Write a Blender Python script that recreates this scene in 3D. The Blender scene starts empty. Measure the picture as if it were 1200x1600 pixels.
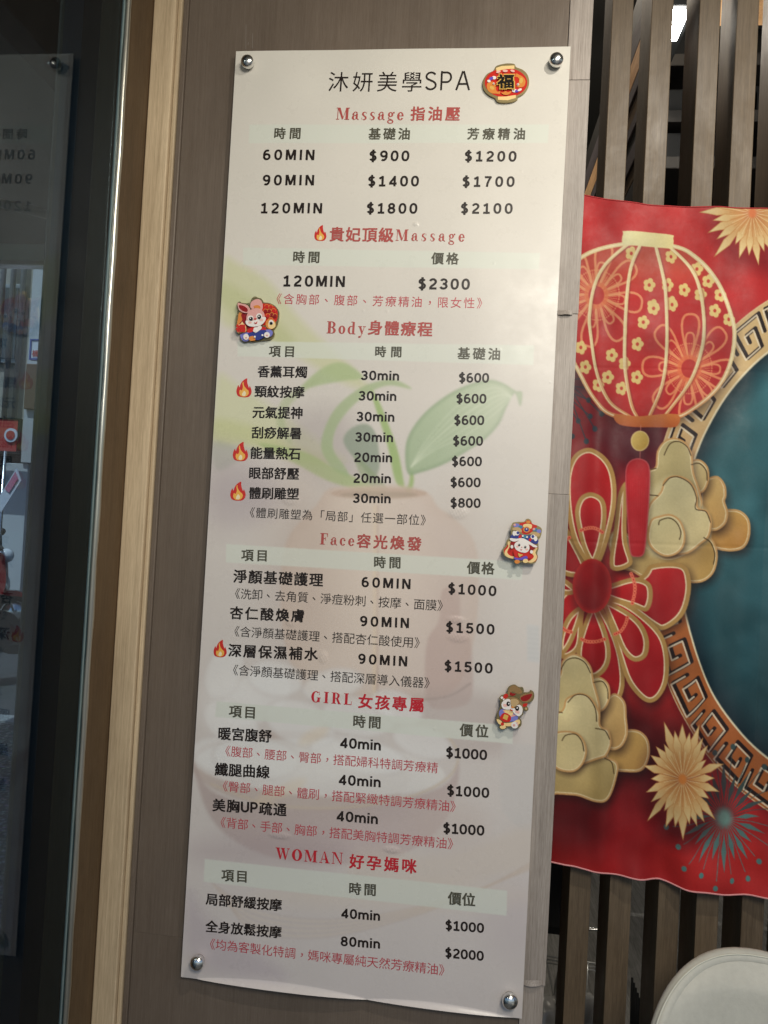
import bpy, bmesh, math, random
import numpy as np
from mathutils import Matrix, Vector
random.seed(4); RNG = np.random.default_rng(4)
S = bpy.context.scene; COL = S.collection
R_ = math.radians

# ---------------------------------------------------------------- camera
FPX = 1155.0                                   # focal length in photo pixels (photo 1200 x 1600)
ROT = np.array([[0.99300481, 0.0521844, -0.10591621],
                [0.10466901, 0.02608729, 0.9941649],
                [0.05464297, -0.99829667, 0.02044271]])
CAM = np.array([0.4562521, -1.29542217, 1.45])
cd = bpy.data.cameras.new('camera'); cam = bpy.data.objects.new('camera', cd); COL.objects.link(cam)
cd.sensor_fit = 'VERTICAL'; cd.sensor_height = 36.0; cd.lens = 36.0*FPX/1600.0
cd.clip_start = 0.02; cd.clip_end = 400
M = Matrix.Identity(4)
for i in range(3):
    M[i][0] = ROT[i, 0]; M[i][1] = -ROT[i, 1]; M[i][2] = -ROT[i, 2]; M[i][3] = CAM[i]
cam.matrix_world = M
S.camera = cam

# ---------------------------------------------------------------- sky, sun, lamps, exposure
SUN_EL, SUN_AZ = R_(60), R_(205)
w = bpy.data.worlds.new('World'); S.world = w; w.use_nodes = True
nt = w.node_tree; bg = nt.nodes['Background']
sk = nt.nodes.new('ShaderNodeTexSky'); sk.sky_type = 'NISHITA'; sk.sun_disc = False
sk.sun_elevation = SUN_EL; sk.sun_rotation = SUN_AZ
nt.links.new(sk.outputs[0], bg.inputs[0]); bg.inputs[1].default_value = 0.08
def lamp(name, typ, loc, target, energy, color, **kw):
    l = bpy.data.lights.new(name, typ); o = bpy.data.objects.new(name, l); COL.objects.link(o)
    o.location = loc; l.energy = energy; l.color = color
    d = Vector(target)-Vector(loc); o.rotation_euler = d.to_track_quat('-Z', 'Y').to_euler()
    for k, v in kw.items(): setattr(l, k, v)
    return o
sd = Vector((math.sin(SUN_AZ)*math.cos(SUN_EL), math.cos(SUN_AZ)*math.cos(SUN_EL), math.sin(SUN_EL)))
lamp('sun', 'SUN', sd*30, (0, 0, 0), 3.0, (1, .96, .9), angle=R_(.5))
lamp('porch_spotlight', 'SPOT', (1.06, -0.98, 2.74), (0.55, 0.0, 1.05), 37, (1, .93, .81),
     spot_size=R_(115), spot_blend=.9, shadow_soft_size=.022)
lamp('front_fill', 'AREA', (0.95, -2.0, 2.45), (0.5, 0.0, .7), 22, (1, .93, .80), shape='DISK', size=.7)  # added soft fill from the front, lifts the lower board and slats; no real fitting
S.view_settings.view_transform = 'Standard'; S.view_settings.look = 'None'
S.view_settings.exposure = 0.3; S.view_settings.gamma = 1.0
S.cycles.max_bounces = 6; S.cycles.transparent_max_bounces = 12
try: S.cycles.use_denoising = True
except Exception: pass

# ---------------------------------------------------------------- measuring: photo pixel -> point on a real plane
def ray(px, py): return ROT @ np.array([(px-600)/FPX, (py-800)/FPX, 1.0])
def PY(px, py, Y=0.0):
    d = ray(px, py); return CAM + (Y-CAM[1])/d[1]*d
def PX(px, py, X):
    d = ray(px, py); return CAM + (X-CAM[0])/d[0]*d
def proj(P):                                    # (n,3) points -> photo pixels (used to look prints up)
    q = (np.asarray(P)-CAM) @ ROT
    return 600+FPX*q[..., 0]/q[..., 2], 800+FPX*q[..., 1]/q[..., 2]
PXM = (0.6/530)                                 # about one photo pixel on the board, metres

# ---------------------------------------------------------------- materials
def lin(c):
    c = np.asarray(c, float)/255.0
    return np.where(c <= .04045, c/12.92, ((c+.055)/1.055)**2.4)
def rgb(r, g, b): return tuple(lin((r, g, b)))
MATS = {}
def mat(name, col, rough=.5, metal=0, spec=.5, noise=0, nscale=(20, 20, 20), bump=0, bscale=None, emit=0, coat=0):
    if name in MATS: return MATS[name]
    m = bpy.data.materials.new(name); m.use_nodes = True; n = m.node_tree; p = n.nodes['Principled BSDF']
    col = tuple(col)+(1,) if len(col) == 3 else col
    p.inputs['Base Color'].default_value = col; p.inputs['Roughness'].default_value = rough
    p.inputs['Metallic'].default_value = metal; p.inputs['Specular IOR Level'].default_value = spec
    if coat: p.inputs['Coat Weight'].default_value = coat; p.inputs['Coat Roughness'].default_value = .08
    if emit: p.inputs['Emission Color'].default_value = col; p.inputs['Emission Strength'].default_value = emit
    if noise or bump:
        tc = n.nodes.new('ShaderNodeTexCoord'); mp = n.nodes.new('ShaderNodeMapping')
        mp.inputs['Scale'].default_value = nscale; n.links.new(tc.outputs['Object'], mp.inputs[0])
        t = n.nodes.new('ShaderNodeTexNoise'); t.inputs['Scale'].default_value = 1; t.inputs['Detail'].default_value = 7
        t.inputs['Roughness'].default_value = .65
        n.links.new(mp.outputs[0], t.inputs[0])
        if noise:
            r = n.nodes.new('ShaderNodeMapRange'); r.inputs[1].default_value = .25; r.inputs[2].default_value = .75
            r.inputs[3].default_value = 1-noise; r.inputs[4].default_value = 1+noise
            n.links.new(t.outputs[0], r.inputs[0])
            mx = n.nodes.new('ShaderNodeVectorMath'); mx.operation = 'SCALE'; mx.inputs[0].default_value = col[:3]
            n.links.new(r.outputs[0], mx.inputs['Scale']); n.links.new(mx.outputs[0], p.inputs['Base Color'])
        if bump:
            b = n.nodes.new('ShaderNodeBump'); b.inputs['Strength'].default_value = bump; b.inputs['Distance'].default_value = .002
            n.links.new(t.outputs[0], b.inputs['Height']); n.links.new(b.outputs[0], p.inputs['Normal'])
    MATS[name] = m; return m
def wood(name, dark, light, rough=.45, grain=260, along=5, fig=1.0, spec=.4, axis=2, pores=.5):
    """laminate or timber with its grain along one axis: streaks, broad figure and fine pores"""
    if name in MATS: return MATS[name]
    m = bpy.data.materials.new(name); m.use_nodes = True; n = m.node_tree; p = n.nodes['Principled BSDF']
    tc = n.nodes.new('ShaderNodeTexCoord'); oi = n.nodes.new('ShaderNodeObjectInfo')
    ad = n.nodes.new('ShaderNodeVectorMath'); ad.operation = 'ADD'
    sc = n.nodes.new('ShaderNodeVectorMath'); sc.operation = 'SCALE'; sc.inputs[0].default_value = (7, 3, 5)
    n.links.new(oi.outputs['Random'], sc.inputs['Scale']); n.links.new(tc.outputs['Object'], ad.inputs[0]); n.links.new(sc.outputs[0], ad.inputs[1])
    def nz(g, a, det, rg):
        mp = n.nodes.new('ShaderNodeMapping'); v = [g, g, g]; v[axis] = a; mp.inputs['Scale'].default_value = v
        n.links.new(ad.outputs[0], mp.inputs[0])
        t = n.nodes.new('ShaderNodeTexNoise'); t.inputs['Scale'].default_value = 1; t.inputs['Detail'].default_value = det
        t.inputs['Roughness'].default_value = rg; t.inputs['Distortion'].default_value = .35
        n.links.new(mp.outputs[0], t.inputs[0]); return t
    fine = nz(grain, along, 6, .7); broad = nz(grain*.09, along*.25, 4, .55); pore = nz(grain*2.6, along*7, 3, .6)
    a = n.nodes.new('ShaderNodeMath'); a.operation = 'MULTIPLY_ADD'; a.inputs[1].default_value = .55*fig
    n.links.new(broad.outputs[0], a.inputs[0])
    b = n.nodes.new('ShaderNodeMath'); b.operation = 'MULTIPLY'; b.inputs[1].default_value = .7
    n.links.new(fine.outputs[0], b.inputs[0]); n.links.new(b.outputs[0], a.inputs[2])
    c = n.nodes.new('ShaderNodeMath'); c.operation = 'MULTIPLY_ADD'; c.inputs[1].default_value = pores
    n.links.new(pore.outputs[0], c.inputs[0]); n.links.new(a.outputs[0], c.inputs[2])
    r = n.nodes.new('ShaderNodeValToRGB'); mid = (.625 if fig else .35)+.5*pores
    mid = .35+.275*fig+.5*pores
    r.color_ramp.elements[0].position = mid-.22; r.color_ramp.elements[0].color = (*dark, 1)
    r.color_ramp.elements[1].position = min(1, mid+.22); r.color_ramp.elements[1].color = (*light, 1)
    n.links.new(c.outputs[0], r.inputs[0])
    wr = nz(3.1, 1.3, 5, .6); sm = nz(9, 5, 8, .75)                 # patchy wear, hand marks
    w1 = n.nodes.new('ShaderNodeMapRange'); w1.inputs[1].default_value = .3; w1.inputs[2].default_value = .7; w1.inputs[3].default_value = .84; w1.inputs[4].default_value = 1.16
    n.links.new(wr.outputs[0], w1.inputs[0]); ws = n.nodes.new('ShaderNodeVectorMath'); ws.operation = 'SCALE'
    n.links.new(r.outputs[0], ws.inputs[0]); n.links.new(w1.outputs[0], ws.inputs['Scale']); n.links.new(ws.outputs[0], p.inputs['Base Color'])
    w2 = n.nodes.new('ShaderNodeMapRange'); w2.inputs[1].default_value = .35; w2.inputs[2].default_value = .7; w2.inputs[3].default_value = rough-.1; w2.inputs[4].default_value = rough+.14
    n.links.new(sm.outputs[0], w2.inputs[0]); n.links.new(w2.outputs[0], p.inputs['Roughness'])
    p.inputs['Specular IOR Level'].default_value = spec
    bp = n.nodes.new('ShaderNodeBump'); bp.inputs['Strength'].default_value = .25; bp.inputs['Distance'].default_value = .0008
    n.links.new(c.outputs[0], bp.inputs['Height']); n.links.new(bp.outputs[0], p.inputs['Normal'])
    MATS[name] = m; return m
def print_mat(name, rough, spec, bump=0, nscale=300, weave=False):
    m = bpy.data.materials.new(name); m.use_nodes = True; n = m.node_tree; p = n.nodes['Principled BSDF']
    at = n.nodes.new('ShaderNodeAttribute'); at.attribute_name = 'print'
    n.links.new(at.outputs['Color'], p.inputs['Base Color'])
    p.inputs['Roughness'].default_value = rough; p.inputs['Specular IOR Level'].default_value = spec
    tg = n.nodes.new('ShaderNodeTexCoord'); g1 = n.nodes.new('ShaderNodeTexNoise'); g1.inputs['Scale'].default_value = 11; g1.inputs['Detail'].default_value = 8; g1.inputs['Roughness'].default_value = .7
    gr_ = n.nodes.new('ShaderNodeMapRange'); gr_.inputs[1].default_value = .35; gr_.inputs[2].default_value = .68; gr_.inputs[3].default_value = rough*.8; gr_.inputs[4].default_value = rough*1.5
    n.links.new(tg.outputs['Object'], g1.inputs[0]); n.links.new(g1.outputs[0], gr_.inputs[0]); n.links.new(gr_.outputs[0], p.inputs['Roughness'])
    if bump:
        tc = n.nodes.new('ShaderNodeTexCoord'); t = n.nodes.new('ShaderNodeTexNoise'); t.inputs['Scale'].default_value = nscale
        t.inputs['Detail'].default_value = 4
        n.links.new(tc.outputs['Object'], t.inputs[0])
        b = n.nodes.new('ShaderNodeBump'); b.inputs['Strength'].default_value = bump; b.inputs['Distance'].default_value = .001
        n.links.new(t.outputs[0], b.inputs['Height']); n.links.new(b.outputs[0], p.inputs['Normal'])
    return m

# ---------------------------------------------------------------- objects
def tag(o, label=None, cat=None, group=None, kind=None):
    if label: o['label'] = label
    if cat: o['category'] = cat
    if group: o['group'] = group
    if kind: o['kind'] = kind
    return o
def thing(name, loc, label, cat, group=None, rz=0):
    o = bpy.data.objects.new(name, None); COL.objects.link(o); o.location = loc; o.rotation_euler = (0, 0, rz)
    o.empty_display_size = .05
    return tag(o, label, cat, group)
def link(name, me, m, parent=None, loc=None):
    if m: me.materials.append(m) if not me.materials else None
    o = bpy.data.objects.new(name, me); COL.objects.link(o)
    if parent: o.parent = parent; o.matrix_parent_inverse = Matrix.Identity(4)
    if loc is not None: o.location = loc
    return o
def pydata(name, v, f, m, parent=None, smooth=False, origin=None):
    """v in world coordinates; placed relative to its parent (an empty without rotation) or origin"""
    v = np.asarray(v, float)
    base = np.zeros(3)
    q = parent
    while q is not None: base += np.array(q.location); q = q.parent
    me = bpy.data.meshes.new(name); me.from_pydata((v-base).tolist(), [], f); me.update()
    if smooth: me.shade_smooth()
    return link(name, me, m, parent)
def bm_obj(name, bm, m, parent=None, smooth=False, recalc=True):
    if recalc: bmesh.ops.recalc_face_normals(bm, faces=bm.faces)
    base = Vector((0, 0, 0)); q = parent
    while q is not None: base += q.location; q = q.parent
    for v in bm.verts: v.co -= base
    me = bpy.data.meshes.new(name); bm.to_mesh(me); bm.free()
    if smooth: me.shade_smooth()
    return link(name, me, m, parent)
def box_bm(bm, lo, hi, bev=0, seg=2):
    lo = Vector(lo); hi = Vector(hi)
    r = bmesh.ops.create_cube(bm, size=1); vs = r['verts']
    for v in vs: v.co = Vector((lo[i]+(v.co[i]+.5)*(hi[i]-lo[i]) for i in range(3)))
    if bev:
        es = list({e for v in vs for e in v.link_edges})
        bmesh.ops.bevel(bm, geom=es, offset=bev, segments=seg, profile=.5, affect='EDGES')
def box(name, lo, hi, m, parent=None, bev=0, seg=2):
    bm = bmesh.new(); box_bm(bm, lo, hi, bev, seg); return bm_obj(name, bm, m, parent)
def tube_bm(bm, pts, r, n=10, caps=True):
    pts = [Vector(p) for p in pts]; rings = []
    for i, p in enumerate(pts):
        t = (pts[min(i+1, len(pts)-1)]-pts[max(i-1, 0)]).normalized()
        a = t.cross(Vector((0, 0, 1)));  a = t.cross(Vector((1, 0, 0))) if a.length < .05 else a
        a.normalize(); b = t.cross(a); rr = r[i] if hasattr(r, '__len__') else r
        rings.append([bm.verts.new(p+rr*(math.cos(k*2*math.pi/n)*a+math.sin(k*2*math.pi/n)*b)) for k in range(n)])
    for A, B in zip(rings, rings[1:]):
        for k in range(n): bm.faces.new((A[k], A[(k+1) % n], B[(k+1) % n], B[k]))
    if caps: bm.faces.new(rings[0][::-1]); bm.faces.new(rings[-1])
def tube(name, pts, r, m, parent=None, n=10):
    bm = bmesh.new(); tube_bm(bm, pts, r, n); return bm_obj(name, bm, m, parent, smooth=True)
def lathe_y(name, c, prof, m, parent=None, n=28):
    """profile of (radius, y offset toward the camera) turned about an axis along Y"""
    v = []; f = []
    for (r, h) in prof:
        for k in range(n):
            a = 2*math.pi*k/n; v.append((c[0]+r*math.cos(a), c[1]-h, c[2]+r*math.sin(a)))
    for i in range(len(prof)-1):
        for k in range(n):
            f.append((i*n+k, i*n+(k+1) % n, (i+1)*n+(k+1) % n, (i+1)*n+k))
    f.append(tuple(range(n))[::-1]); f.append(tuple((len(prof)-1)*n+k for k in range(n)))
    return pydata(name, v, f, m, parent, smooth=True)
def smooth_loop(p, k=6, closed=True):
    p = np.asarray(p, float); n = len(p); out = []
    rng = range(n) if closed else range(n-1)
    for i in rng:
        if closed: a, b, c, d = p[(i-1) % n], p[i], p[(i+1) % n], p[(i+2) % n]
        else: a, b, c, d = p[max(i-1, 0)], p[i], p[i+1], p[min(i+2, n-1)]
        for t in np.arange(k)/k:
            out.append(.5*((2*b)+(c-a)*t+(2*a-5*b+4*c-d)*t*t+(3*b-a-3*c+d)*t**3))
    if not closed: out.append(p[-1])
    return np.array(out)
def sheet(name, X, Y, Z, m, parent=None, colors=None, smooth=True):
    """fast grid mesh from 2-D arrays, with optional per-vertex printed colour"""
    h, wd = X.shape; v = np.stack([X, Y, Z], -1).reshape(-1, 3)
    base = np.zeros(3); q = parent
    while q is not None: base += np.array(q.location); q = q.parent
    v = v-base
    i = np.arange(h*wd).reshape(h, wd)
    f = np.stack([i[:-1, :-1], i[1:, :-1], i[1:, 1:], i[:-1, 1:]], -1).reshape(-1, 4)
    me = bpy.data.meshes.new(name); me.vertices.add(len(v)); me.vertices.foreach_set('co', v.astype(np.float32).ravel())
    me.loops.add(f.size); me.loops.foreach_set('vertex_index', f.astype(np.int32).ravel())
    me.polygons.add(len(f)); me.polygons.foreach_set('loop_start', (np.arange(len(f))*4).astype(np.int32))
    me.update(calc_edges=True)
    if colors is not None:
        ca = me.color_attributes.new('print', 'FLOAT_COLOR', 'POINT')
        c = np.ones((len(v), 4), np.float32); c[:, :3] = colors.reshape(-1, 3)
        ca.data.foreach_set('color', c.ravel())
    if smooth: me.shade_smooth()
    return link(name, me, m, parent)

# ---------------------------------------------------------------- painter for printed artwork (signed distance fills)
class Paint:
    def __init__(s, x0, y0, x1, y1, base, k=1.0):
        s.x0, s.y0, s.k = x0, y0, k; s.w = int((x1-x0)*k)+1; s.h = int((y1-y0)*k)+1
        s.a = np.empty((s.h, s.w, 3), np.float32); s.a[:] = base
    def _win(s, xa, ya, xb, yb):
        i0 = max(0, int((xa-s.x0)*s.k)); i1 = min(s.w, int((xb-s.x0)*s.k)+2)
        j0 = max(0, int((ya-s.y0)*s.k)); j1 = min(s.h, int((yb-s.y0)*s.k)+2)
        if i1 <= i0 or j1 <= j0: return None
        X = (s.x0+np.arange(i0, i1)/s.k)[None, :].astype(np.float32); Y = (s.y0+np.arange(j0, j1)/s.k)[:, None].astype(np.float32)
        return i0, i1, j0, j1, np.broadcast_to(X, (j1-j0, i1-i0)), np.broadcast_to(Y, (j1-j0, i1-i0))
    def sdf(s, pts, X, Y, closed=True):
        pts = np.asarray(pts, np.float32); d2 = np.full(X.shape, 1e9, np.float32); inside = np.zeros(X.shape, bool)
        n = len(pts)
        for i in range(n if closed else n-1):
            ax, ay = pts[i]; bx, by = pts[(i+1) % n]; ex, ey = bx-ax, by-ay; L = ex*ex+ey*ey+1e-9
            t = np.clip(((X-ax)*ex+(Y-ay)*ey)/L, 0, 1)
            d2 = np.minimum(d2, (X-ax-t*ex)**2+(Y-ay-t*ey)**2)
            if closed and ay != by:
                c = (ay > Y) != (by > Y); inside ^= c & (X < ex*(Y-ay)/ey+ax)
        d = np.sqrt(d2); return np.where(inside, -d, d)
    def put(s, win, col, alpha):
        i0, i1, j0, j1 = win[:4]; al = alpha[..., None]; s.a[j0:j1, i0:i1] = s.a[j0:j1, i0:i1]*(1-al)+col*al
    def fill(s, pts, col, alpha=1, soft=.6, grad=None, rim=None, hi=None, shadow=None, smooth=0, edge=None):
        """grad=(col2, x0,y0,x1,y1); rim=(colour,width) band inside the outline; hi=(colour, inset, width); shadow=(dx,dy,blur,alpha)"""
        if smooth: pts = smooth_loop(pts, smooth)
        pts = np.asarray(pts, float); mg = soft*3+3
        if shadow:
            dx, dy, bl, sa = shadow; q = pts+np.array([dx, dy])
            wn = s._win(q[:, 0].min()-bl*2, q[:, 1].min()-bl*2, q[:, 0].max()+bl*2, q[:, 1].max()+bl*2)
            if wn:
                d = s.sdf(q, wn[4], wn[5]); s.put(wn, np.array((25, 8, 8), np.float32), sa*np.clip(.5-d/(2*bl), 0, 1)**1.5)
        wn = s._win(pts[:, 0].min()-mg, pts[:, 1].min()-mg, pts[:, 0].max()+mg, pts[:, 1].max()+mg)
        if not wn: return
        X, Y = wn[4], wn[5]; d = s.sdf(pts, X, Y)
        c = np.empty(X.shape+(3,), np.float32); c[:] = col
        if grad:
            c2, gx0, gy0, gx1, gy1 = grad; L = (gx1-gx0)**2+(gy1-gy0)**2
            t = np.clip(((X-gx0)*(gx1-gx0)+(Y-gy0)*(gy1-gy0))/L, 0, 1)[..., None]; c = c*(1-t)+np.array(c2, np.float32)*t
        if edge:                                   # darker or lighter towards the outline
            ec, ew, ea = edge; t = (ea*np.clip(1+d/ew, 0, 1)**1.4)[..., None]; c = c*(1-t)+np.array(ec, np.float32)*t
        if rim:
            rc, rw = rim; t = np.clip(.5+(d+rw)/1.2, 0, 1)[..., None]; c = c*(1-t)+np.array(rc, np.float32)*t
        if hi:
            hc, hin, hw = hi; t = np.clip(.5+(hw/2-np.abs(d+hin))/1.0, 0, 1)[..., None]; c = c*(1-t)+np.array(hc, np.float32)*t
        s.put(wn, c, alpha*np.clip(.5-d/(2*soft), 0, 1))
    def line(s, pts, width, col, alpha=1, soft=.5, smooth=0, closed=False, grad=None):
        pts = smooth_loop(pts, smooth, closed) if smooth else np.asarray(pts, float); mg = width+soft*3+2
        wn = s._win(pts[:, 0].min()-mg, pts[:, 1].min()-mg, pts[:, 0].max()+mg, pts[:, 1].max()+mg)
        if not wn: return
        X, Y = wn[4], wn[5]; d = np.abs(s.sdf(pts, X, Y, closed))
        c = np.empty(X.shape+(3,), np.float32); c[:] = col
        if grad:
            c2, gx0, gy0, gx1, gy1 = grad; L = (gx1-gx0)**2+(gy1-gy0)**2
            t = np.clip(((X-gx0)*(gx1-gx0)+(Y-gy0)*(gy1-gy0))/L, 0, 1)[..., None]; c = c*(1-t)+np.array(c2, np.float32)*t
        s.put(wn, c, alpha*np.clip(.5+(width/2-d)/(2*soft), 0, 1))
    def ell(s, cx, cy, rx, ry, col, rot=0, n=28, **k):
        t = np.linspace(0, 2*math.pi, n, endpoint=False); c, sn = math.cos(rot), math.sin(rot)
        s.fill(np.stack([cx+rx*np.cos(t)*c-ry*np.sin(t)*sn, cy+rx*np.cos(t)*sn+ry*np.sin(t)*c], 1), col, **k)
    def mottle(s, amp, size):
        h2, w2 = int(s.h/size)+3, int(s.w/size)+3; g = RNG.standard_normal((h2, w2)).astype(np.float32)
        y = np.arange(s.h)/size; x = np.arange(s.w)/size; iy = y.astype(int); ix = x.astype(int)
        fy = (y-iy)[:, None]; fx = (x-ix)[None, :]; fy = fy*fy*(3-2*fy); fx = fx*fx*(3-2*fx)
        g = (g[iy][:, ix]*(1-fx)+g[iy][:, ix+1]*fx)*(1-fy)+(g[iy+1][:, ix]*(1-fx)+g[iy+1][:, ix+1]*fx)*fy
        s.a *= (1+amp*g)[..., None]
    def blur(s, n_):
        for _ in range(n_):
            for ax in (0, 1): s.a = .25*np.roll(s.a, 1, ax)+.5*s.a+.25*np.roll(s.a, -1, ax)
    def look(s, px, py):
        x = np.clip((px-s.x0)*s.k, 0, s.w-1.001); y = np.clip((py-s.y0)*s.k, 0, s.h-1.001)
        i = x.astype(int); j = y.astype(int); fx = (x-i)[..., None]; fy = (y-j)[..., None]; A = s.a
        c = (A[j, i]*(1-fx)+A[j, i+1]*fx)*(1-fy)+(A[j+1, i]*(1-fx)+A[j+1, i+1]*fx)*fy
        return lin(np.clip(c, 0, 255))
# ================================================================ THE SETTING
XG = -0.157                                     # plane of the glass, square to the wall
WALL_R = 0.638
M_wall = wood('grey_brown_laminate', (.124, .094, .072), (.180, .142, .112), rough=.42, grain=330, along=6, fig=.55, spec=.45)
M_strip = wood('pale_laminate_edging', (.22, .185, .16), (.46, .405, .365), rough=.42, grain=420, along=7, fig=.5, spec=.4)
M_oak = wood('light_oak', (.40, .300, .19), (.63, .500, .335), rough=.5, grain=300, along=5, fig=.9, spec=.3)
M_brown = wood('stained_brown_wood', (.060, .036, .018), (.15, .095, .050), rough=.5, grain=300, along=5, fig=.5, spec=.35)
M_slat = wood('slat_veneer', (.076, .052, .031), (.160, .117, .074), rough=.52, grain=260, along=6, fig=.8, spec=.5)
M_dark = mat('black_paint', (.012, .012, .012), .55)
M_blk = mat('black_aluminium', (.008, .009, .010), .5, spec=.3)
M_blue = mat('sky_tinted_aluminium', (.014, .022, .032), .33, spec=.5)  # sky reflection on the dark frame put into the base colour as blue
M_ceil = mat('porch_ceiling_paint', (.13, .125, .11), .8, noise=.1, nscale=(3, 3, 3))
M_steel = mat('polished_steel', (.80, .80, .78), .24, metal=1)

def slab(name, lo, hi, m, kind='structure'):
    o = box(name, lo, hi, m); tag(o, kind=kind); return o
M_asph = mat('asphalt', (.06, .06, .062), .85, noise=.25, nscale=(9, 9, 9), bump=.3)
g = slab('ground', (-60, -60, -.30), (60, 60, -.104), M_asph)
# exposed aggregate pavement: pebbles from a voronoi texture
mp_ = bpy.data.materials.new('pebble_aggregate'); mp_.use_nodes = True; n = mp_.node_tree; p = n.nodes['Principled BSDF']
tc = n.nodes.new('ShaderNodeTexCoord'); vo = n.nodes.new('ShaderNodeTexVoronoi'); vo.inputs['Scale'].default_value = 42
n.links.new(tc.outputs['Object'], vo.inputs['Vector'])
rr = n.nodes.new('ShaderNodeValToRGB'); rr.color_ramp.elements[0].position = .12; rr.color_ramp.elements[0].color = (.34, .34, .32, 1)
rr.color_ramp.elements[1].position = .62; rr.color_ramp.elements[1].color = (.05, .055, .055, 1)
n.links.new(vo.outputs['Distance'], rr.inputs[0])
hs = n.nodes.new('ShaderNodeMix'); hs.data_type = 'RGBA'; hs.blend_type = 'MULTIPLY'; hs.inputs[0].default_value = .35
n.links.new(rr.outputs[0], hs.inputs[6]); n.links.new(vo.outputs['Color'], hs.inputs[7]); n.links.new(hs.outputs[2], p.inputs['Base Color'])
bp = n.nodes.new('ShaderNodeBump'); bp.inputs['Strength'].default_value = .7; bp.inputs['Distance'].default_value = .006; bp.invert = True
n.links.new(vo.outputs['Distance'], bp.inputs['Height']); n.links.new(bp.outputs[0], p.inputs['Normal']); p.inputs['Roughness'].default_value = .6
slab('pavement', (-3.4, -6, -.10), (4, 3.4, 0), mp_)
M_kerb = mat('kerb_concrete', (.30, .30, .29), .8, noise=.15, nscale=(6, 6, 6))
slab('kerb', (-3.4, 3.404, -.10), (4, 3.55, .012), M_kerb)
slab('kerb', (-3.554, -6, -.10), (-3.404, 3.55, .012), M_kerb)
for x in (-9.5, -6.5, -3.5): slab('road_marking', (x, 6.0, -.1), (x+1.8, 6.12, -.096), mat('road_paint', (.7, .7, .68), .7))
slab('porch_ceiling', (-3.2, -3.2, 2.78), (3.4, .187, 2.86), M_ceil); slab('porch_ceiling', (-3.2, .188, 2.782), (.39, 2.2, 2.86), M_ceil)

# ---------------------------------------------------------------- the wall the board hangs on
ZSEAM = PY(250, 1461, .012)[2]
wall = thing('wall', (0.24, .03, 0), 'grey-brown wood laminate wall carrying the price board, with a paler edging strip on its right end', 'wall')
box('laminate_panel', (-.098, .012, 0), (.5965, .052, ZSEAM), M_wall, wall, .0003)
box('laminate_panel', (-.098, .012, ZSEAM+.0003), (.5965, .052, 2.778), M_wall, wall, .0003)
zs = [0, PY(835, 1539, .01)[2], PY(868, 772, .01)[2], PY(880, 490, .01)[2], PY(895, 125, .01)[2], 2.778]
for i, (a, b) in enumerate(zip(zs, zs[1:])):
    dy = [.003, 0, .0012, .0004, .0][i]
    o = box('edging_strip', (.5975, .0095+dy, a+.0003), (WALL_R-[.0014, 0, .0006, 0, .0005][i], .054, b-.0003), M_strip, wall, .0005)
tag(wall.children[2], label='lowest edging strip, set a little back with a chipped top')
# chipped, lifted lip where two edging strips meet
def lip(px, py, wpx, up):
    a = PY(px-wpx/2, py, .009); b = PY(px+wpx/2, py, .009); v = []; n_ = 9
    for i in range(n_):
        t = i/(n_-1); q = a*(1-t)+b*t; h = math.sin(math.pi*t)
        v += [(q[0], .0088, q[2]+.007*up), (q[0], .0088-.0045*h, q[2]-.0008-.0012*h*(.6+.4*math.sin(9*t)))]
    pydata('lifted_edge', v, [(2*i, 2*i+1, 2*i+3, 2*i+2) for i in range(n_-1)], M_strip, wall, True)
for x_, y0_, y1_ in ((384.5, 38, 77), (395, 52, 76), (388, 66, 70), (330, 1180, 1215)):
    q0 = PY(x_, y0_, .0118); q1 = PY(x_-.5, y1_, .0118)
    pydata('scratch', [(q0[0]-.0003, .0118, q0[2]), (q0[0]+.0002, .0118, q0[2]), (q1[0]+.0003, .0118, q1[2]), (q1[0]-.0002, .0118, q1[2])], [(0, 1, 2, 3)], mat('scratch', (.3, .27, .24), .6), wall)
lip(883, 491, 24, 1); lip(833, 1538, 30, 1)

# ---------------------------------------------------------------- jamb and glass at the left
jamb = thing('door_jamb', (-.13, 0, 0), 'pale oak door jamb standing upright between the glass and the grey-brown wall', 'door jamb')
box('oak_board', (-.160, -.006, 0), (-.117, .04, 2.778), M_oak, jamb, .0025, 3)
box('oak_bead', (-.1163, .0015, 0), (-.1085, .04, 2.778), M_oak, jamb, .002, 3)
box('wall_bead', (-.1080, .0065, 0), (-.0985, .04, 2.778), M_wall, jamb, .0015)
box('side_board', (-.200, -.088, 0), (-.1605, .04, 2.778), M_brown, jamb, .001)

win = thing('glass_partition', (XG-.01, -.6, 0), 'full-height dark glass partition at the left with its black frame, mirroring the price board', 'glass partition')
box('wood_post', (-.180, -.172, 0), (-.1670, -.0885, 2.778), M_brown, win, .001)
box('black_stile', (-.176, -.226, 0), (-.1675, -.1728, 2.778), M_blk, win, .001)
box('sky_tinted_stile', (-.172, -.279, 0), (-.1665, -.2268, 2.778), M_blue, win, .0015)
box('glazing_bead', (-.168, -.2895, 0), (-.1650, -.2797, 2.778), mat('worn_brown_bead', (.085, .070, .048), .6, noise=.35, nscale=(60, 60, 12)), win, .0015)
box('bottom_rail', (-.180, -2.6, 0), (-.168, -.3010, .09), M_blk, win, .002)
box('edge_seal', (-.1645, -.1135, 0), (-.1600, -.1045, 2.778), mat('clear_silicone', (.62, .60, .50), .3, noise=.25, nscale=(80, 80, 9)), win, .001)
tube('edge_trim', [(XG+.0005, -.108+.0012*math.sin(z*1.7)+(.0006*math.sin(z*31)), z) for z in np.linspace(0, 2.778, 60)],
     [.0056+.0006*math.sin(i*1.9) for i in range(60)], mat('satin_steel_trim', (.50, .49, .43), .28, metal=.85), win, 10)
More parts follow.
